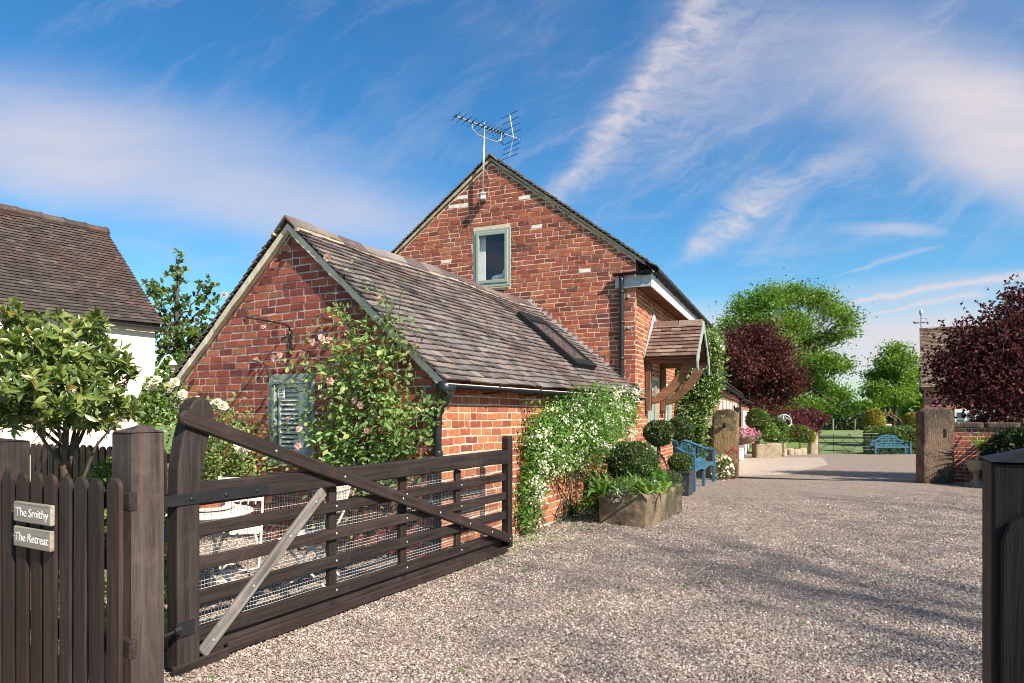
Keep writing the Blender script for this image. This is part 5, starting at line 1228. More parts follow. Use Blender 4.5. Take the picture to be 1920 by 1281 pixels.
# planting in the trough
def strap_plant(name, label, c, n, L, mat, cat='plant', spread=.12, up=.9, T=T_BLADE, wid=1.0, parts=0):
    t = plant(name, label, cat, c); pos = np.array(c)+rng.normal(size=(n, 3))*np.array([spread, spread, .01]); d = unit(rng.normal(size=(n, 3))*np.array([.8, .8, .3])+np.array([0, 0, up]))
    nr = unit(np.cross(np.cross(d, [0, 0, 1.0]), d)+1e-3); foliage(t, 'leaves', pos, d, nr, L*(.6+.6*rng.random(n)), mat, T, wid=wid, nparts=parts, part='leaf'); return t
tw_ = lambda a, b, z: tuple(TR+td*a+tn*b+Vector((0, 0, z)))
strap_plant('strappy_plant', 'bright green grassy plant spilling over the trough front edge', tw_(-.45, -.10, .42), 210, .27, L_GRASSY, spread=.16, up=.7, wid=2.2, parts=40)
strap_plant('strappy_plant', 'darker grassy clump between the flowering evergreen and the box dome', tw_(-.75, .22, .42), 130, .30, L_CHOISYA, spread=.12, up=.9, wid=2.0)
def mound(name, label, c, rx, ry, rz, n, mat, size, T=T_DIAM, wid=1.3, flowers=None, cat='plant', nf=200, fs=.02, core=True, parts=0):
    t = plant(name, label, cat, c); d = rdir(n, .35); r = .55+.45*rng.random(n)**.5; pos = np.array(c)+d*r[:, None]*np.array([rx, ry, rz])
    pos[:, 2] = np.maximum(pos[:, 2], c[2]-rz*.35)
    foliage(t, 'leaves', pos, unit(d+rng.normal(size=(n, 3))*.7), unit(d*.5+np.array([0, 0, .7])+rng.normal(size=(n, 3))*.5), size*(.65+.7*rng.random(n)), mat, T, wid=wid, nparts=parts)
    if flowers is not None:
        df = rdir(nf, .5); pf = np.array(c)+df*np.array([rx, ry, rz])*(.98+.1*rng.random((nf, 1))); foliage(t, 'blossom', pf, rdir(nf), unit(df+.4*rng.normal(size=(nf, 3))), fs*(.7+.6*rng.random(nf)), flowers, T_STAR)
    return t
mound('silver_alpine', 'silvery pink seed headed alpine trailing over the trough corner', tw_(-.70, .12, .38), .20, .22, .17, 900, L_SILVER, .030, T_STAR, flowers=None)
mound('geranium', 'lime green lobed geranium leaves in the middle of the trough', tw_(.22, -.02, .48), .26, .24, .22, 520, L_CHOISYA, .075, T_LEAF, 1.9, parts=40)
mound('lavender_mound', 'fine dark green mound at the far end of the trough', tw_(.62, -.22, .40), .20, .20, .22, 1800, L_BOX, .030, T_SLIM)
mound('small_geranium', 'low shaded leafy plant at the trough back with purple flowers', tw_(-.1, .12, .44), .25, .18, .14, 500, L_HEDGE, .05, T_LEAF, 1.4, L_VIOLET, nf=30)
ga = thing('glass_float', 'dark glossy ball lying among the trough plants', 'ornament', tw_(-.02, -.16, .50)); mb = MB(); mb.ball((0, 0, 0), .075, 14, 9); mb.build('ball', M_BLACK, ga, smooth=True)
# flowers by the stone post
mound('flowering_campion', 'white flowers with red stems at the foot of the mossy stone gatepost', (4.74, 15.12, .18), .24, .20, .34, 700, L_HEDGE, .06, T_SLIM, 1.2, L_WHITE, nf=150, fs=.055)
mound('red_valerian', 'crimson flowers growing close against the mossy stone gatepost', (5.02, 15.28, .30), .14, .10, .40, 120, L_HEDGE, .05, T_SLIM, 1.2, L_RED, nf=150, fs=.035)
# small tree in front garden on the left
def leafy_tree(name, label, base, ctr, blobs, n, mat, size, T, wid, cat='tree', nparts=0, rosette=5, trunk_r=.05, nb=14, group=None, up=.5, twig=.35, bark=M_BARK, fill=.5, spread=.5, fuzz=.12):
    t = plant(name, label, cat, base, group); mb = MB(); b = Vector(base); top = Vector(ctr)
    limb(mb, (0, 0, -.05), top-b, trunk_r, trunk_r*.55, 7, 6, 0, .05); st0 = len(mb.v)
    mb.build('trunk', bark, t, smooth=True); mb = MB()
    bl = np.array([list(q)+[1.0]*(7-len(q)) for q in blobs], float); w = bl[:, 3]*bl[:, 4]*bl[:, 5]; 
    for i in range(nb):
        k = bl[i % len(bl)] if i < len(bl) else bl[rng.choice(len(bl), p=w/w.sum())]; tgt = Vector(k[:3])+Vector(rng.normal(size=3)*k[3:6]*twig); st_ = (top-b)*random.uniform(.55, 1.0)
        pp = limb(mb, st_, tgt-b, trunk_r*.45, trunk_r*.12, 5, 6, .04, .10)
        for q in pp[2:]:
            for _ in range(2): limb(mb, q, q+Vector(rng.normal(size=3))*k[3]*.45, trunk_r*.12, trunk_r*.04, 4, 3, 0, .1)
    mb.build('branches', bark, t, smooth=True)
    m = n//rosette; pos, d = blob_points(blobs, m, fill, fuzz); ax = unit(d*.6+rng.normal(size=(m, 3))*.6+np.array([0, 0, up]))
    pos = np.repeat(pos, rosette, 0); ax = np.repeat(ax, rosette, 0); pos = pos+ax*(rng.random((len(pos), 1))*size*.4)
    dr = unit(ax*.5+rng.normal(size=pos.shape)*spread); nr = unit(ax+rng.normal(size=pos.shape)*.35)
    foliage(t, 'leaves', pos, dr, nr, size*(.65+.6*rng.random(len(pos))), mat, T, wid=wid, nparts=nparts); return t
bl = [tuple(P(px, py, d))+(r/F*d, r/F*d*1.1, r2/F*d) for px, py, d, r, r2 in ((52, 655, 5.6, 65, 45), (150, 665, 5.8, 60, 45), (205, 705, 5.7, 36, 36), (25, 725, 5.4, 80, 55), (120, 745, 5.3, 80, 50), (190, 775, 5.6, 45, 28), (55, 785, 5.4, 60, 20), (-30, 650, 5.7, 60, 60), (30, 600, 5.8, 28, 22), (180, 615, 5.9, 22, 22), (100, 610, 5.8, 20, 18), (248, 690, 5.8, 16, 14), (240, 770, 5.6, 20, 12))]
leafy_tree('rhododendron_tree', 'leathery leaved rhododendron standard tree behind the picket fence', P(137, 1080, 5.6).xy.to_3d(), P(125, 760, 5.5), bl, 4600, L_RHODO, .10, T_LEAF, .72, nparts=300, rosette=7, trunk_r=.038, nb=16, spread=.75)
bl = [tuple(P(px, py, 17))+(r/F*17*1.0, r/F*17, r2/F*17) for px, py, r, r2 in ((325, 560, 38, 45), (345, 640, 50, 45), (385, 570, 22, 40), (335, 505, 14, 26), (290, 545, 20, 22), (370, 620, 35, 40), (320, 690, 40, 40), (365, 690, 50, 40), (310, 740, 30, 30), (395, 540, 14, 20), (300, 620, 22, 40), (332, 482, 5, 8))]
leafy_tree('slender_fruit_tree', 'slender sparse fruit tree rising between the white house and the annex', (P(333, 900, 17).x, 17, 0), P(333, 540, 17), bl, 3300, L_APPLE, .12, T_LEAF, 1.3, rosette=6, trunk_r=.06, nb=22, fill=.2)
mound('garden_shrub', 'green shrub with white flowers behind the gap beside the white house', P(312, 765, 14), .5, .5, .75, 2600, L_IVY, .10, T_DIAM, 1.3, L_WHITE, nf=120, fs=.06)
mound('garden_shrub', 'bushy green hedge shrub at the foot of the slender fruit tree', P(352, 730, 16.5), .9, .8, .8, 3500, L_IVY, .12, T_DIAM, 1.3)
mound('low_shrub', 'pale green shrub between the two picket fences', (-3.5, 6.3, .60), .60, .4, .50, 2000, L_IVY, .06, T_DIAM, 1.3)
mound('violet_border_plant', 'leafy border plant with violet flowers at the gate hinge', (-2.26, 4.28, .32), .17, .22, .62, 900, L_ROSE, .05, T_LEAF, 1.3, L_VIOLET, nf=45, fs=.045)
mound('violet_border_plant', 'low violet flowered plant under the bistro table', (-2.75, 4.75, .12), .25, .3, .25, 700, L_ROSE, .05, T_LEAF, 1.3, L_VIOLET, nf=30, fs=.04)
def weeds():
    k = 22; c = np.stack([rng.uniform(-1.9, 2.6, k), rng.uniform(3.7, 7.5, k)], 1); c = np.concatenate([c, np.stack([rng.uniform(-.2, 1.6, 60), np.zeros(60)], 1)])
    for i in range(k, len(c)): s = rng.random(); c[i] = (np.array([-.6, 6.6])+np.array([.48, .877])*s*2.6+rng.normal(size=2)*.12+np.array([.15, 0]))
    pts = np.repeat(c, 9, 0)+rng.normal(size=(len(c)*9, 2))*.018; n = len(pts); pos = np.concatenate([pts, np.full((n, 1), .008)], 1)
    o = foliage(None, 'weeds', pos, unit(rng.normal(size=(n, 3))*np.array([1, 1, .3])+np.array([0, 0, .5])), unit(np.array([0, 0, 1.])+.4*rng.normal(size=(n, 3))), .018+.014*rng.random(n), L_CHOISYA, T_DIAM)
    o['kind'] = 'stuff'; o['label'] = 'tiny green weeds sprouting through the gravel'
weeds()
def litter():
    n = 900; s = rng.random(n); p = np.array([-.6, 6.55])+np.array([.48, .877])*(s*3.4)[:, None]+np.array([.877, -.48])*(np.abs(rng.normal(size=n))*.22+.03)[:, None]
    pos = np.concatenate([p, .012+.01*rng.random((n, 1))], 1); o = foliage(None, 'fallen_petals', pos, unit(rng.normal(size=(n, 3))*np.array([1, 1, .1])), unit(np.array([0, 0, 1.])+.3*rng.normal(size=(n, 3))), .022, L_WHITE, T_DIAM); o['kind'] = 'stuff'; o['label'] = 'fallen white petals lying below the flowering evergreen'
litter()
# plants at the right-hand wall
mound('dark_evergreen_bush', 'dense dark evergreen bush in front of the garden wall by the urn', (9.95, 13.2, .45), .62, .55, .70, 5200, L_DARK, .085, T_DIAM, 1.2, L_WHITE, nf=14, fs=.04)
strap_plant('cordyline', 'spiky cordyline with narrow arching leaves behind the stone urn', (9.62, 13.75, .72), 90, .62, L_GRASSY, spread=.03, up=.55, wid=.55, parts=40)
strap_plant('cordyline', 'pale spiky plant at the picture edge above the dark evergreen bush', (10.05, 12.6, .98), 60, .42, L_CHOISYA, spread=.03, up=.5, wid=.8)
pc = [tuple(P(px, py, d))+(r/F*d, r/F*d, r2/F*d) for px, py, d, r, r2 in ((1860, 640, 15.0, 75, 60), (1800, 690, 15.2, 60, 50), (1900, 700, 14.6, 90, 70), (1850, 740, 14.8, 75, 45), (1905, 600, 14.9, 50, 45), (1960, 650, 15, 90, 80), (1765, 680, 15.3, 30, 22), (1870, 790, 14.5, 55, 30), (1960, 565, 15, 60, 45), (1820, 640, 15.3, 45, 35), (1800, 730, 15, 40, 25), (2010, 720, 15, 90, 90), (1835, 800, 14.6, 22, 14), (1895, 560, 15, 22, 22))]
leafy_tree('purple_plum_tree', 'dark purple leaved tree overhanging the garden wall at the drive edge', (11.6, 15.6, 0), P(1930, 700, 15.2), pc, 40000, L_PURPLE, .068, T_DIAM, 1.25, rosette=5, trunk_r=.10, nb=30, fill=.30, fuzz=.30)
# ================================================================ long wing and sheds beyond the main house
wgd = Vector((.381, 1, 0)).normalized(); WR = -math.atan(.381); W0 = Vector((4.88, 16.2, 0)); WT = local_matrix(W0, WR)
wing = thing('brick_wing', 'low red brick wing with pale doors and a lamp beyond the mossy stone gatepost', 'outbuilding', W0, WR)
mb = MB(); mb.bx(-2.2, -.001, .0, .22, -.7, 2.2); mb.prism([(-2.2, 2.2), (-.001, 2.2), (-2.2, 3.5)], 0, .22, 'xz'); mb.build('end_wall', M_MORTAR, wing)
ops = [(1.6+i*1.9, 1.6+i*1.9+1.35, -.55, 1.88) for i in range(6)]
mb = MB(); xs = [.0]+[v for o in ops for v in o[:2]]+[14.2]
for a, b in zip(xs[0::2], xs[1::2]): mb.bx(-.2, 0, a+.221*(a == 0), b, -.7, 2.12)
for o in ops: mb.bx(-.2, 0, o[0], o[1], 1.88, 2.12)
sw = mb.build('side_wall', M_MORTAR, wing)
br = lay_bricks(WT, sw, M_BRICK, lambda u, v, o: (o, u, v), lambda z: 0, lambda z: 14.2, -.6, 2.12, .083, .232, ops, headers=.2); allocate(br, 60, 'brick', 'brickwork')
for o in ops:
    mb = MB(); a, b = o[0], o[1]
    for q in ((a, a+.09, -.5, 1.88), (b-.09, b, -.5, 1.88), (a+.09, b-.09, 1.79, 1.88), ((a+b)/2-.04, (a+b)/2+.04, -.5, 1.79)): mb.bx(-.12, -.03, q[0], q[1], q[2], q[3])
    f = mb.build('door', M_WHITE, wing); mb = MB(); mb.bx(-.085, -.08, a+.09, (a+b)/2-.04, .05, 1.79); mb.bx(-.085, -.08, (a+b)/2+.04, b-.09, .05, 1.79); mb.bx(-.09, -.07, a+.09, b-.09, -.5, .05)
    mb.build('door_panel', M_WHITE, f)
mb = MB(); mb.prism([(.16, 2.15), (.16, 2.23), (-2.3, 3.55), (-2.3, 3.45)], -.05, 14.3, 'xz'); rf = mb.build('roof', M_DWX, wing)
svw = Vector((-2.46, 0, 1.32)).normalized(); tl = lay_tiles(WT, rf, M_TILE_MOSS, (.20, -.08, 2.21), (0, 1, 0), svw, 84, .171, 5, .12); allocate(tl, 80, 'tile', 'tiling')
mb = MB(); gutter(mb, (.21, -.05, 2.15), (.21, 14.3, 2.13), .05); mb.build('gutter', M_BLACK, wing, smooth=True)
mb = MB(); mb.tube([(.2, 14.1, 2.1), (.08, 14.1, 1.9), (.06, 14.1, -.5)], .045, 8); mb.build('downpipe', M_BLACK, wing, smooth=True)
mb = MB(); mb.box8([(.02, 9.4, 1.42), (.16, 9.4, 1.42), (.16, 9.6, 1.42), (.02, 9.6, 1.42), (.0, 9.36, 1.66), (.24, 9.36, 1.66), (.24, 9.64, 1.66), (.0, 9.64, 1.66)]); mb.bx(0, .05, 9.45, 9.55, 1.66, 1.74); mb.build('wall_lantern', M_IRON, wing)
S0 = Vector((10.15, 29.6, 0)); ST = local_matrix(S0, WR)
shed = thing('brick_shed', 'further low brick range with white posts beyond the wing downpipe', 'outbuilding', S0, WR)
ops = [(.8+i*2.0, .8+i*2.0+1.5, -.6, 1.55) for i in range(5)]
mb = MB(); xs = [.0]+[v for o in ops for v in o[:2]]+[11.0]
for a, b in zip(xs[0::2], xs[1::2]): mb.bx(-.2, 0, a, b, -.8, 1.85)
for o in ops: mb.bx(-.2, 0, o[0], o[1], 1.55, 1.85)
mb.bx(-2.4, -.2, 0, .2, -.8, 1.85); sw = mb.build('side_wall', M_MORTAR, shed)
allocate(lay_bricks(ST, sw, M_BRICK, lambda u, v, o: (o, u, v), lambda z: 0, lambda z: 11, -.7, 1.85, .083, .232, ops), 20, 'brick', 'brickwork')
for o in ops:
    mb = MB(); a, b = o[:2]
    for q in ((a, a+.1), (b-.1, b)): mb.bx(-.15, .02, q[0], q[1], -.65, 1.55)
    mb.bx(-.12, -.1, a+.1, b-.1, -.65, 1.55); mb.build('door', M_WHITE, shed)
mb = MB(); mb.prism([(.2, 1.9), (.2, 1.98), (-2.4, 3.2), (-2.4, 3.1)], -.1, 11.2, 'xz'); rf = mb.build('roof', M_DWX, shed)
allocate(lay_tiles(ST, rf, M_TILE_MOSS, (.24, -.1, 1.95), (0, 1, 0), Vector((-2.6, 0, 1.22)).normalized(), 66, .171, 5, .12), 30, 'tile', 'tiling')
# bowl planter on white pedestal
bp = thing('bowl_planter', 'stone bowl of pink flowers on a white block by the wing doors', 'planter', (9.15, 27.0, zg(27)))
mb = MB(); mb.bx(-.22, .10, -.2, .2, 0, .62); mb.build('pedestal', M_WHITE_OLD, bp, bevel=.02)
mb = MB(); mb.lathe([(.10, .62), (.28, .70), (.42, .85), (.46, .95), (.40, .95), (0, .90)], n=18, cap=False); o = mb.build('bowl', M_STONE_DARK, bp, smooth=True); o.location = (.15, -.1, 0)
d = rdir(420, .6); c = np.array([9.3, 26.9, zg(27)+.98]); foliage(bp, 'blossom', c+d*np.array([.62, .5, .32])*(.6+.5*rng.random((420, 1))), rdir(420), unit(d+.3*rng.normal(size=(420, 3))), .075, L_MAGENTA, T_STAR)
d = rdir(300, .2); foliage(bp, 'leaves', c+d*np.array([.5, .42, .22]), unit(d+.4*rng.normal(size=d.shape)), unit(d+np.array([0, 0, .6])), .09, L_HEDGE, T_DIAM)
# pale trough, rocks, pier, shrubs at the corner of the yard
pt = thing('pale_stone_trough', 'pale rectangular stone trough planted with shrubs at the yard corner', 'trough', Vector((11.1, 29.3, zg(29.3))), R(-6))
rough_block(1.08, .7, .64, .012, .09, .03, 3, 11).build('basin', M_STONE_PALE, pt, smooth=True)
for i, (px, lab) in enumerate(((1466, 'rounded stone next to the armillary sphere'), (1482, 'broad rounded stone, second along the bed edge'), (1496, 'pale rounded stone in the middle of the bed edge'), (1508, 'rounded stone nearest the stone gate pier'))):
    q = P(px, 0, 33.2); r = thing('edging_stone', lab, 'stone', (q.x, 33.2+.1*i, zg(33.2)), random.random(), 'stones edging the shrub bed'); rough_block(.40+.08*(i % 3), .4, .30+.04*(i % 2), .03, .08, .12, 4, 20+i).build('body', M_STONE_PALE, r, smooth=True)
gp_ = thing('stone_gate_pier', 'short square stone pier holding the iron field gate', 'gatepost', (P(1524, 0, 35).x, 35, zg(35))); rough_block(.42, .42, 1.12, .025, .1, .05, 4, 31).build('shaft', M_STONE_PALE, gp_, smooth=True)
ig = thing('iron_field_gate', 'thin black wrought iron field gate with curved bars before the meadow', 'gate', (P(1534, 0, 35).x, 35, zg(35)))
w_ = 3.22; h_ = 1.06; mb = MB()
for x in (0, w_): mb.tube([(x, 0, .02), (x, 0, h_+.10)], .03, 6)
mb.build('stile', M_IRON, ig)
for z in (.05, .22, .38, .54, .72, .88, 1.05): mb = MB(); mb.tube([(0, 0, z), (w_, 0, z)], .013 if z < 1 else .02, 5); mb.build('rail', M_IRON, ig)
for x in (.8, 1.61, 2.42): mb = MB(); mb.tube([(x, 0, .05), (x, 0, 1.05)], .013, 5); mb.build('upright', M_IRON, ig)
for s0, s1 in ((0, .5), (.5, 1)):
    for up in (0, 1):
        mb = MB(); xs_ = np.linspace(0, 1, 13); mb.tube([(w_*(s0+(s1-s0)*t), -.012, (1.04-.52*math.sin(math.pi*t)**.8) if up else (.06+.5*math.sin(math.pi*t)**.8)) for t in xs_], .014, 5); mb.build('curved_bar', M_IRON, ig)
arm = thing('armillary_sphere', 'verdigris ring sphere sundial on a pale stone pillar among the shrubs', 'sundial', (P(1470, 0, 31).x, 31, zg(31)))
mb = MB(); mb.lathe([(.12, 0), (.12, .1), (.07, .16), (.06, 1.15), (.10, 1.2), (.10, 1.25)], n=12); mb.build('pillar', M_STONE_PALE, arm)
for ax in range(3):
    mb = MB(); p = []; r = .33
    for t in np.linspace(0, 6.2832, 26):
        c_, s__ = math.cos(t)*r, math.sin(t)*r; v = [(c_, .0, s__), (c_*.5, c_*.87, s__), (c_, s__*.8, s__*.6)][ax]; p.append((v[0], v[1], 1.60+v[2]))
    mb.tube(p, .035, 5, cap=False); mb.build('ring', M_VERDI, arm, smooth=True)
mb = MB(); mb.tube([(-.25, 0, 1.3), (.25, 0, 1.9)], .014, 5); mb.build('arrow', M_VERDI, arm)
def P2(px, py, d): return tuple(P(px, py, d))
mound('rounded_shrub', 'round clipped pale green shrub above the pale stone trough', P2(1421, 788, 28.6), .50, .5, .50, 3600, L_HEDGE, .07, T_DIAM, 1.4, cat='shrub')
mound('garden_shrub', 'bright green leafy shrub in the pale stone trough', P2(1432, 812, 29.2), .62, .45, .48, 2600, L_IVY, .10, T_DIAM, 1.3, L_WHITE, cat='shrub', nf=60, fs=.06)
mound('garden_shrub', 'yellow green shrub between trough and armillary sphere', P2(1455, 815, 30.5), .55, .5, .75, 2600, L_HEDGE, .10, T_DIAM, 1.3, cat='shrub')
mound('garden_shrub', 'green and copper mixed shrub behind the edging stones', P2(1492, 818, 33.6), .9, .6, .55, 3000, L_HEDGE, .10, T_DIAM, 1.3, L_RED, cat='shrub', nf=100, fs=.06)
mound('garden_shrub', 'low yellowish shrub beside the stone gate pier', P2(1512, 822, 33.9), .45, .4, .45, 1500, L_YELLOW, .08, T_DIAM, 1.3, cat='shrub')
mound('purple_heuchera', 'low dark plum foliage plant below the crimson maple', P2(1480, 800, 34.5), .9, .6, .5, 2200, L_CRIMSON, .10, T_DIAM, 1.3, cat='plant')
# trees beyond
def big_tree(name, label, base, blobs, n, mat, size, trunk_r, fork, nb=40, T=T_DIAM, wid=1.2, cl=26, cs=.55, fl=.5, bark=M_BARK, group=None, droop=0.0):
    """trunk, limbs to every clump, then leaf sprays gathered in small clusters"""
    t = plant(name, label, 'tree', base, group); b = Vector(base); mb = MB(); fk = Vector(fork); limb(mb, (0, 0, -.1), fk-b, trunk_r, trunk_r*.7, 8, 6, 0, .04); mb.build('trunk', bark, t, smooth=True)
    mb = MB(); bl = np.array([list(q)+[1.0]*(7-len(q)) for q in blobs], float)
    for q in bl:
        tgt = Vector(q[:3]); a = (fk-b)*random.uniform(.75, 1.0); pp = limb(mb, a, tgt-b, trunk_r*.45, trunk_r*.14, 6, 7, .05, .09)
        for s_ in range(5):
            o = pp[random.randint(3, 7)]; e = tgt-b+Vector(rng.normal(size=3)*q[3:6]*.75); pq = limb(mb, o, e, trunk_r*.12, trunk_r*.04, 5, 5, .03, .1)
            for _ in range(3): o2 = pq[random.randint(2, 5)]; limb(mb, o2, o2+Vector(rng.normal(size=3)*q[3:6]*.35), trunk_r*.045, trunk_r*.018, 4, 3, 0, .1)
    mb.build('branches', bark, t, smooth=True)
    m = n//cl; c, d = blob_points(blobs, m, .3, .22); pos = np.repeat(c, cl, 0)+rng.normal(size=(m*cl, 3))*np.array([cs, cs, cs*.42])*(.6+.8*rng.random((m, 1, 1))*np.ones((1, cl, 1))).reshape(-1, 1)
    dr = unit(rng.normal(size=pos.shape)+np.array([0, 0, -.35-droop])); nr = unit(np.array([0, 0, 1.])+rng.normal(size=pos.shape)*.7); foliage(t, 'leaves', pos, dr, nr, size*(.6+.7*rng.random(len(pos))), mat, T, wid=wid); return t
def pb_(L, d, dz=6): return [P2(px, py, d+random.uniform(-1, 1)*dz*.5)+(rx/F*d, rx/F*d*.9, ry/F*d) for px, py, rx, ry in L]
ash = [(1400, 580, 30, 26), (1440, 562, 34, 24), (1490, 556, 34, 22), (1540, 560, 32, 20), (1575, 578, 26, 18), (1600, 598, 20, 22), (1370, 612, 24, 18), (1430, 610, 36, 26), (1500, 605, 34, 24), (1460, 650, 40, 30), (1530, 640, 30, 22), (1575, 632, 22, 12), (1500, 690, 40, 26), (1560, 680, 30, 24), (1595, 690, 18, 16), (1450, 710, 34, 26), (1530, 720, 40, 24), (1580, 740, 32, 22), (1480, 750, 34, 22), (1540, 762, 40, 16), (1600, 765, 16, 12), (1440, 770, 30, 16), (1608, 620, 14, 14)]
ash = [(min(px, 1350+(px-1350)*.93), py, rx*.9, ry) for px, py, rx, ry in ash]
big_tree('ash_tree', 'broad bright green ash tree rising behind the copper tree', (P(1490, 0, 55).x, 55, zg(55)), pb_(ash, 55, 6), 52000, L_ASH, .20, .42, P(1475, 700, 55), cl=30, cs=.50)
cop = [(1385, 640, 26, 24), (1420, 630, 26, 20), (1450, 655, 26, 22), (1380, 690, 30, 26), (1425, 690, 36, 28), (1465, 700, 26, 22), (1400, 730, 36, 26), (1445, 740, 32, 24), (1420, 775, 30, 20), (1478, 725, 18, 14), (1360, 660, 20, 26)]
big_tree('copper_tree', 'dark copper leaved tree beyond the wing roof', (P(1420, 0, 42).x, 42, zg(42)), pb_(cop, 42, 4), 34000, L_COPPER, .17, .25, P(1418, 760, 42), cl=18, cs=.50)
bee = [(1678, 655, 12, 14), (1660, 680, 18, 14), (1698, 675, 18, 14), (1650, 705, 22, 14), (1680, 705, 20, 14), (1712, 700, 18, 14), (1645, 735, 20, 14), (1680, 740, 24, 14), (1715, 730, 18, 14), (1640, 722, 10, 5)]
bee = [(1678+(px-1678)*.95, py, rx*.85, ry*.85) for px, py, rx, ry in bee]
big_tree('upright_beech', 'upright young green tree behind the garden arch', (P(1678, 0, 52).x, 52, zg(52)), pb_(bee, 52, 4), 15000, L_BEECH, .20, .16, P(1678, 700, 52), cl=18, cs=.42)
def small_maple(label, blobs, d, base_px, n, mat=L_CRIMSON):
    return leafy_tree('japanese_maple', label, (P(base_px, 0, d).x, d, zg(d)), P(base_px, 805, d), [P2(px, py, d)+(rx/F*d, rx/F*d, ry/F*d) for px, py, rx, ry in blobs], n, mat, .12, T_SLIM, 1.3, trunk_r=.06, nb=14, rosette=6)
small_maple('crimson japanese maple spreading over the shrub bed by the iron gate', [(1490, 790, 30, 12), (1515, 775, 22, 10), (1500, 808, 28, 10), (1480, 775, 16, 8)], 34.8, 1500, 5200)
small_maple('smaller crimson japanese maple leaning over the meadow edge', [(1535, 790, 15, 9), (1528, 800, 13, 8), (1545, 783, 10, 6)], 36.5, 1534, 2200)
small_maple('dark crimson maple under the copper tree beside the shed', [(1410, 800, 22, 18), (1440, 798, 18, 14)], 36.5, 1422, 3000, L_COPPER)
mound('golden_shrub', 'golden yellow shrub left of the rusty garden arch', P2(1639, 792, 37), .55, .5, .72, 2600, L_YELLOW, .11, T_DIAM, 1.3, cat='shrub')
mound('golden_shrub', 'golden yellow shrub right of the rusty garden arch', P2(1712, 790, 38), .50, .5, .48, 1800, L_YELLOW, .11, T_DIAM, 1.3, cat='shrub')
# hedges
def hedge(name, label, p0, p1, w, h, n, mat, size, cat='hedge', kind=None):
    p0, p1 = np.array(p0, float), np.array(p1, float); t = plant(name, label, cat, tuple((p0+p1)/2)); L = np.linalg.norm(p1-p0); e = (p1-p0)/L; nn_ = np.array([-e[1], e[0], 0]); nn_ /= np.linalg.norm(nn_)
    mb = MB(); c = (p0+p1)/2
    q = [p0-c-nn_*w*.42, p1-c-nn_*w*.42, p1-c+nn_*w*.42, p0-c+nn_*w*.42]; mb.box8([tuple(v) for v in q]+[tuple(v+np.array([0, 0, h*.93])) for v in q]); mb.build('solid_core', mat, t)  # solid block added inside the hedge leaves
    a = rng.random(n)*L; side = rng.random(n); face = np.where(side < .55, 0, np.where(side < .9, 1, 2)); u = rng.random(n); hh = h*(1+.04*np.sin(a*1.7)+.03*np.sin(a*4.1))
    off = np.where(face == 0, -.5, np.where(face == 1, u-.5, np.where(u > .5, .5, -.5)))*w*(1+.08*rng.normal(size=n)); z = np.where(face == 1, hh*(1+.05*rng.normal(size=n)), hh*rng.random(n)); a = np.where(face == 2, np.where(rng.random(n) > .5, 0, L), a)
    pos = p0+e*a[:, None]+nn_*off[:, None]+np.array([0, 0, 1.])*z[:, None]; out = np.where((face == 1)[:, None], np.array([0, 0, 1.]), -nn_)
    foliage(t, 'leaves', pos, unit(out*.6+rng.normal(size=(n, 3))*.7), unit(out+rng.normal(size=(n, 3))*.6+np.array([0, 0, .4])), size*(.6+.7*rng.random(n)), mat, T_DIAM, wid=1.3); return t
hedge('clipped_hedge', 'clipped green hedge directly behind the far blue bench', (P(1627, 0, 35.6).x, 35.6, zg(35.6)), (P(1748, 0, 35.2).x, 35.2, zg(35.2)), 1.0, 1.25, 7000, L_HEDGE, .09)
hedge('field_hedge', 'long dark hedge across the far side of the meadow', (25, 74, zg(74)), (64, 76, zg(76)), 2.0, 1.7, 16000, L_DARK, .30)
fl_ = thing('post_fence', 'line of pale timber posts in front of the dark meadow hedge', 'fence', (36, 72, zg(72)))
for i, px in enumerate((1500, 1531, 1562, 1603, 1640, 1700, 1735)):
    x = (px-CX)/F*72-36; mb = MB(); mb.bx(x-.07, x+.07, -.07, .07, -.05, 1.22); mb.build('post', M_GREYWOOD, fl_)
mb = MB()
for z in (.5, .8, 1.1): mb.tube([((1480-CX)/F*72-36, .08, z), ((1740-CX)/F*72-36, .08, z)], .008, 4)
mb.build('wire', M_IRON, fl_)
for i, (px, d, r, h, lab) in enumerate(((1640, 95, 3.0, 2.2, 'distant rounded green tree just left of the upright beech'), (1705, 92, 3.2, 2.4, 'distant rounded green tree under the upright beech'), (1735, 60, 1.8, 2.0, 'green bush beside the right building corner'), (1612, 110, 2.6, 2.0, 'small far bush above the meadow hedge'))):
    c = P(px, 779 if i != 2 else 775, d); mound('distant_tree', lab, tuple(c), r, r, h, 1800, L_ASH, .5, T_DIAM, 1.3, cat='tree')
arch = thing('garden_arch', 'rusty ogee garden arch standing behind the clipped hedge', 'arch', (P(1669, 0, 38).x, 38, zg(38)))
for yy in (0, .5):
    mb = MB(); q = []
    for x, z in ((-.62, 0), (-.62, 1.45), (-.60, 1.68), (-.48, 1.85), (-.28, 1.96), (-.12, 2.05), (-.03, 2.18), (0, 2.38)): q.append((x, yy, z))
    mb.tube(q, .03, 6); mb.tube([(-x, y_, z) for x, y_, z in q], .03, 6); mb.build('hoop', M_RUST, arch, smooth=True)
for z in (.8, 1.45): mb = MB(); mb.tube([(-.62, 0, z), (-.62, .5, z)], .015, 5); mb.tube([(.62, 0, z), (.62, .5, z)], .015, 5); mb.build('tie_bar', M_RUST, arch)
sh = thing('sheep', 'grazing woolly sheep with its head down in the meadow', 'sheep', (P(1668, 0, 64).x, 64, zg(64)), R(8))
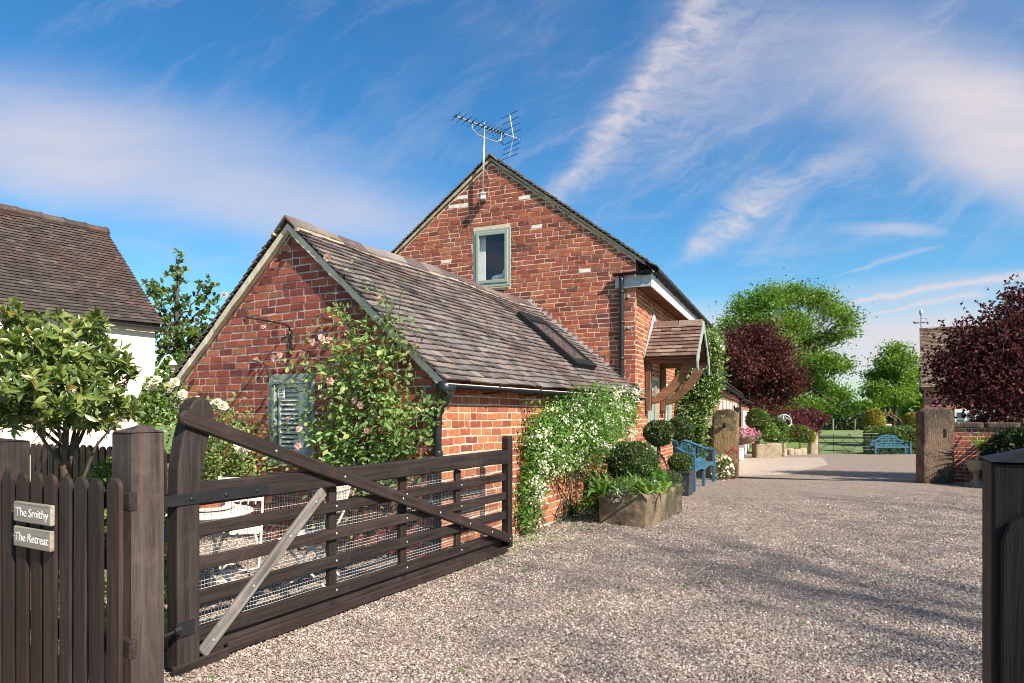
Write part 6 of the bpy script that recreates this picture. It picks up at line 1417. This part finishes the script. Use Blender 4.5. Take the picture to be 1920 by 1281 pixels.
mb = MB(); mb.tube([(.55, 0, .62), (.50, 0, .62), (.35, 0, .62), (0, 0, .60), (-.32, 0, .64), (-.50, 0, .62), (-.62, 0, .50), (-.72, 0, .30), (-.80, 0, .16)], [.05, .2, .27, .28, .26, .2, .13, .10, .06], 12)
for x, y in ((.38, .12), (.38, -.12), (-.34, .12), (-.34, -.12)): mb.tube([(x, y, .45), (x+.02, y, .22), (x, y, .0)], [.09, .04, .035], 7)
for y in (-.1, .1): mb.tube([(-.68, y*.6, .36), (-.69, y*1.6, .33)], [.03, .015], 5)
mb.build('body', plain('fleece', (.42, .33, .26), .95, var=.2, scale=5, bmp=.8), sh, smooth=True)

# ================================================================ building on the right
OB = Vector((24.55, 40, zg(40))); OR = R(-30); OT = local_matrix(OB, OR)
ob = thing('tiled_house', 'brick and tile house half hidden behind the purple tree', 'house', OB, OR)
mb = MB(); mb.bx(0, 9, 0, .25, 0, 3.6); fw = mb.build('front_wall', M_MORTAR, ob)
allocate(lay_bricks(OT, fw, M_BRICK, lambda u, v, o: (u, -o, v), lambda z: 0, lambda z: 4.0, .0, 3.6, .083, .232, []), 40, 'brick', 'brickwork')
mb = MB(); mb.prism([(.251, 0), (5.0, 0), (5.0, 3.6), (2.6, 7.1), (.251, 3.75)], 0, .25, 'yz'); mb.build('end_wall', M_BRICK, ob)
mb = MB(); mb.prism([(-.25, 3.62), (2.6, 7.32), (2.6, 7.22), (-.2, 3.5)], -.15, 9.2, 'yz'); mb.prism([(5.3, 3.62), (2.601, 7.32), (2.601, 7.22), (5.2, 3.5)], -.15, 9.2, 'yz'); rf = mb.build('roof', M_TILE_MOSS, ob)
allocate(lay_tiles(OT, rf, M_TILE_MOSS, (-.2, -.3, 3.62), (1, 0, 0), Vector((0, 2.9, 3.74)).normalized(), 40, .19, 40, .118, thick=.025, lift=.03), 60, 'tile', 'tiling')
for i in range(12): mb = MB(); mb.tube([(-.2+i*.46, 2.6, 7.34), (-.2+i*.46+.45, 2.6, 7.34)], .13, 8); mb.build('ridge_tile', M_TILE_MOSS, rf)
mb = MB(); mb.bx(.42, .76, -.06, -.02, 2.55, 3.05); mb.build('pink_plaque', plain('pink_plaque', (.62, .16, .24), .6, var=.25, scale=14), ob)
mb = MB(); mb.bx(1.5, 3.5, -.10, -.02, .9, 2.35)
wf = mb.build('bay_window', M_WHITE, ob)
for x in (1.62, 2.12, 2.62, 3.08): 
    for z in (1.42, 1.82): mb = MB(); mb.bx(x, x+.36, -.115, -.101, z, z+.34); mb.build('pane', plain('dark_pane', (.08, .10, .11), .1) if 'dark_pane' not in MATS else MATS['dark_pane'], wf)
wv = thing('weather_vane', 'black weather vane with a globe above the tiled house gable', 'weather vane', OT @ Vector((-.12, 2.55, 7.35)), .3)
mb = MB(); mb.tube([(0, 0, 0), (0, 0, 1.0)], .025, 6); mb.build('rod', M_IRON, wv)
mb = MB(); mb.tube([(-.55, 0, .45), (.55, 0, .45)], .018, 5); mb.tube([(0, -.5, .45), (0, .5, .45)], .018, 5); mb.ball((-.55, 0, .45), .06, 6, 5); mb.ball((.55, 0, .45), .06, 6, 5); mb.build('cardinal_arms', M_IRON, wv)
mb = MB(); mb.tube([(0, 0, .75), (.4, 0, .75)], .02, 5); mb.ball((.42, 0, .75), .07, 6, 5); mb.ball((0, 0, 1.1), .17, 12, 8, (.6, .6, 1.15)); mb.build('pointer', M_LEAD, wv, smooth=True)

# ================================================================ white house on the left
HB = Vector((-7.33, 14.0, 0)); HR = -math.atan(.579); HTm = local_matrix(HB, HR)      # local x outwards (towards us and right), y away
wh = thing('white_house', 'limewashed white house with a steep brown tiled roof behind the small tree', 'house', HB, HR)
mb = MB(); mb.bx(-.25, -.10, -9, -.05, -.1, 3.28); mb.build('front_wall', M_LIMEWASH, wh)
mb = MB(); mb.prism([(-.25, -.1), (-4.1, -.1), (-4.1, 3.3), (-2.08, 5.35), (-.25, 3.3)], -.30, -.06, 'xz'); mb.build('end_wall', M_LIMEWASH, wh)
mb = MB(); mb.prism([(.02, 3.30), (-2.08, 5.50), (-2.08, 5.42), (-.05, 3.25)], -9.2, -.0, 'xz'); mb.prism([(-4.2, 3.30), (-2.081, 5.50), (-2.081, 5.42), (-4.1, 3.25)], -9.2, 0, 'xz'); rf = mb.build('roof', M_TILE_BROWN, wh)
svh = Vector((-2.1, 0, 2.2)); slh = svh.length; svh /= slh
allocate(lay_tiles(HTm, rf, M_TILE_BROWN, (.05, -6.0, 3.27), (0, 1, 0), svh, 36, .168, int(slh/.092)+1, .092, lambda a, s: .02*math.sin(a*1.3), thick=.016), 220, 'tile', 'tiling')
for i in range(14): mb = MB(); y0 = -6.1+i*.44; mb.tube([(-2.08, y0, 5.50), (-2.08, y0+.40, 5.51)], .12, 8); mb.tube([(-2.08, y0+.39, 5.505), (-2.08, y0+.44, 5.505)], .135, 8); mb.build('ridge_tile', M_TILE_BROWN, rf)
mb = MB(); gutter(mb, (.06, -8, 3.27), (.06, .05, 3.24), .05); mb.build('gutter', M_BLACK, wh, smooth=True)
mb = MB(); mb.tube([(-.06, -3.6, 0), (-.06, -3.6, 2.6)], .03, 8); mb.build('copper_pipe', M_TERRA, wh, smooth=True)
lm = thing('swan_neck_lamp', 'small white swan neck lamp on the white house corner', 'lamp', HTm @ Vector((-.14, -.06, 2.55)), HR)
mb = MB(); mb.tube([(0, .0, -.15), (0, .10, -.12), (.02, .16, .0), (.05, .22, .12), (.10, .28, .15), (.15, .32, .10), (.16, .33, .04)], .014, 6); mb.build('arm', M_WHITE, lm, smooth=True)
mb = MB(); mb.lathe([(.02, .04), (.05, .02), (.09, -.06), (.085, -.065), (.06, -.05), (.055, -.16), (0, -.18)], (.16, .33, 0), 14, cap=False); mb.build('shade', M_WHITE, lm, smooth=True)

# tall trees behind and to the right of the photographer whose thin crowns dapple the drive
def shade_tree(label, x, y, z, r, n):
    bl = [(x+random.uniform(-.6, .6)*r, y+random.uniform(-.6, .6)*r, z+random.uniform(-.4, .4)*r, r*.6, r*.6, r*.5) for _ in range(9)]
    big_tree('roadside_tree', label, (x, y, 0), bl, n, L_HEDGE, .17, .20, (x, y, z-r*.8), cl=4, cs=1.0)
shade_tree('tall thin crowned tree behind the drive entrance, nearer the road', 19.6, -12.0, 20.0, 4.2, 1000)
shade_tree('tall thin crowned tree behind the drive entrance, farther along the verge', 23.9, -7.4, 20.0, 4.0, 950)
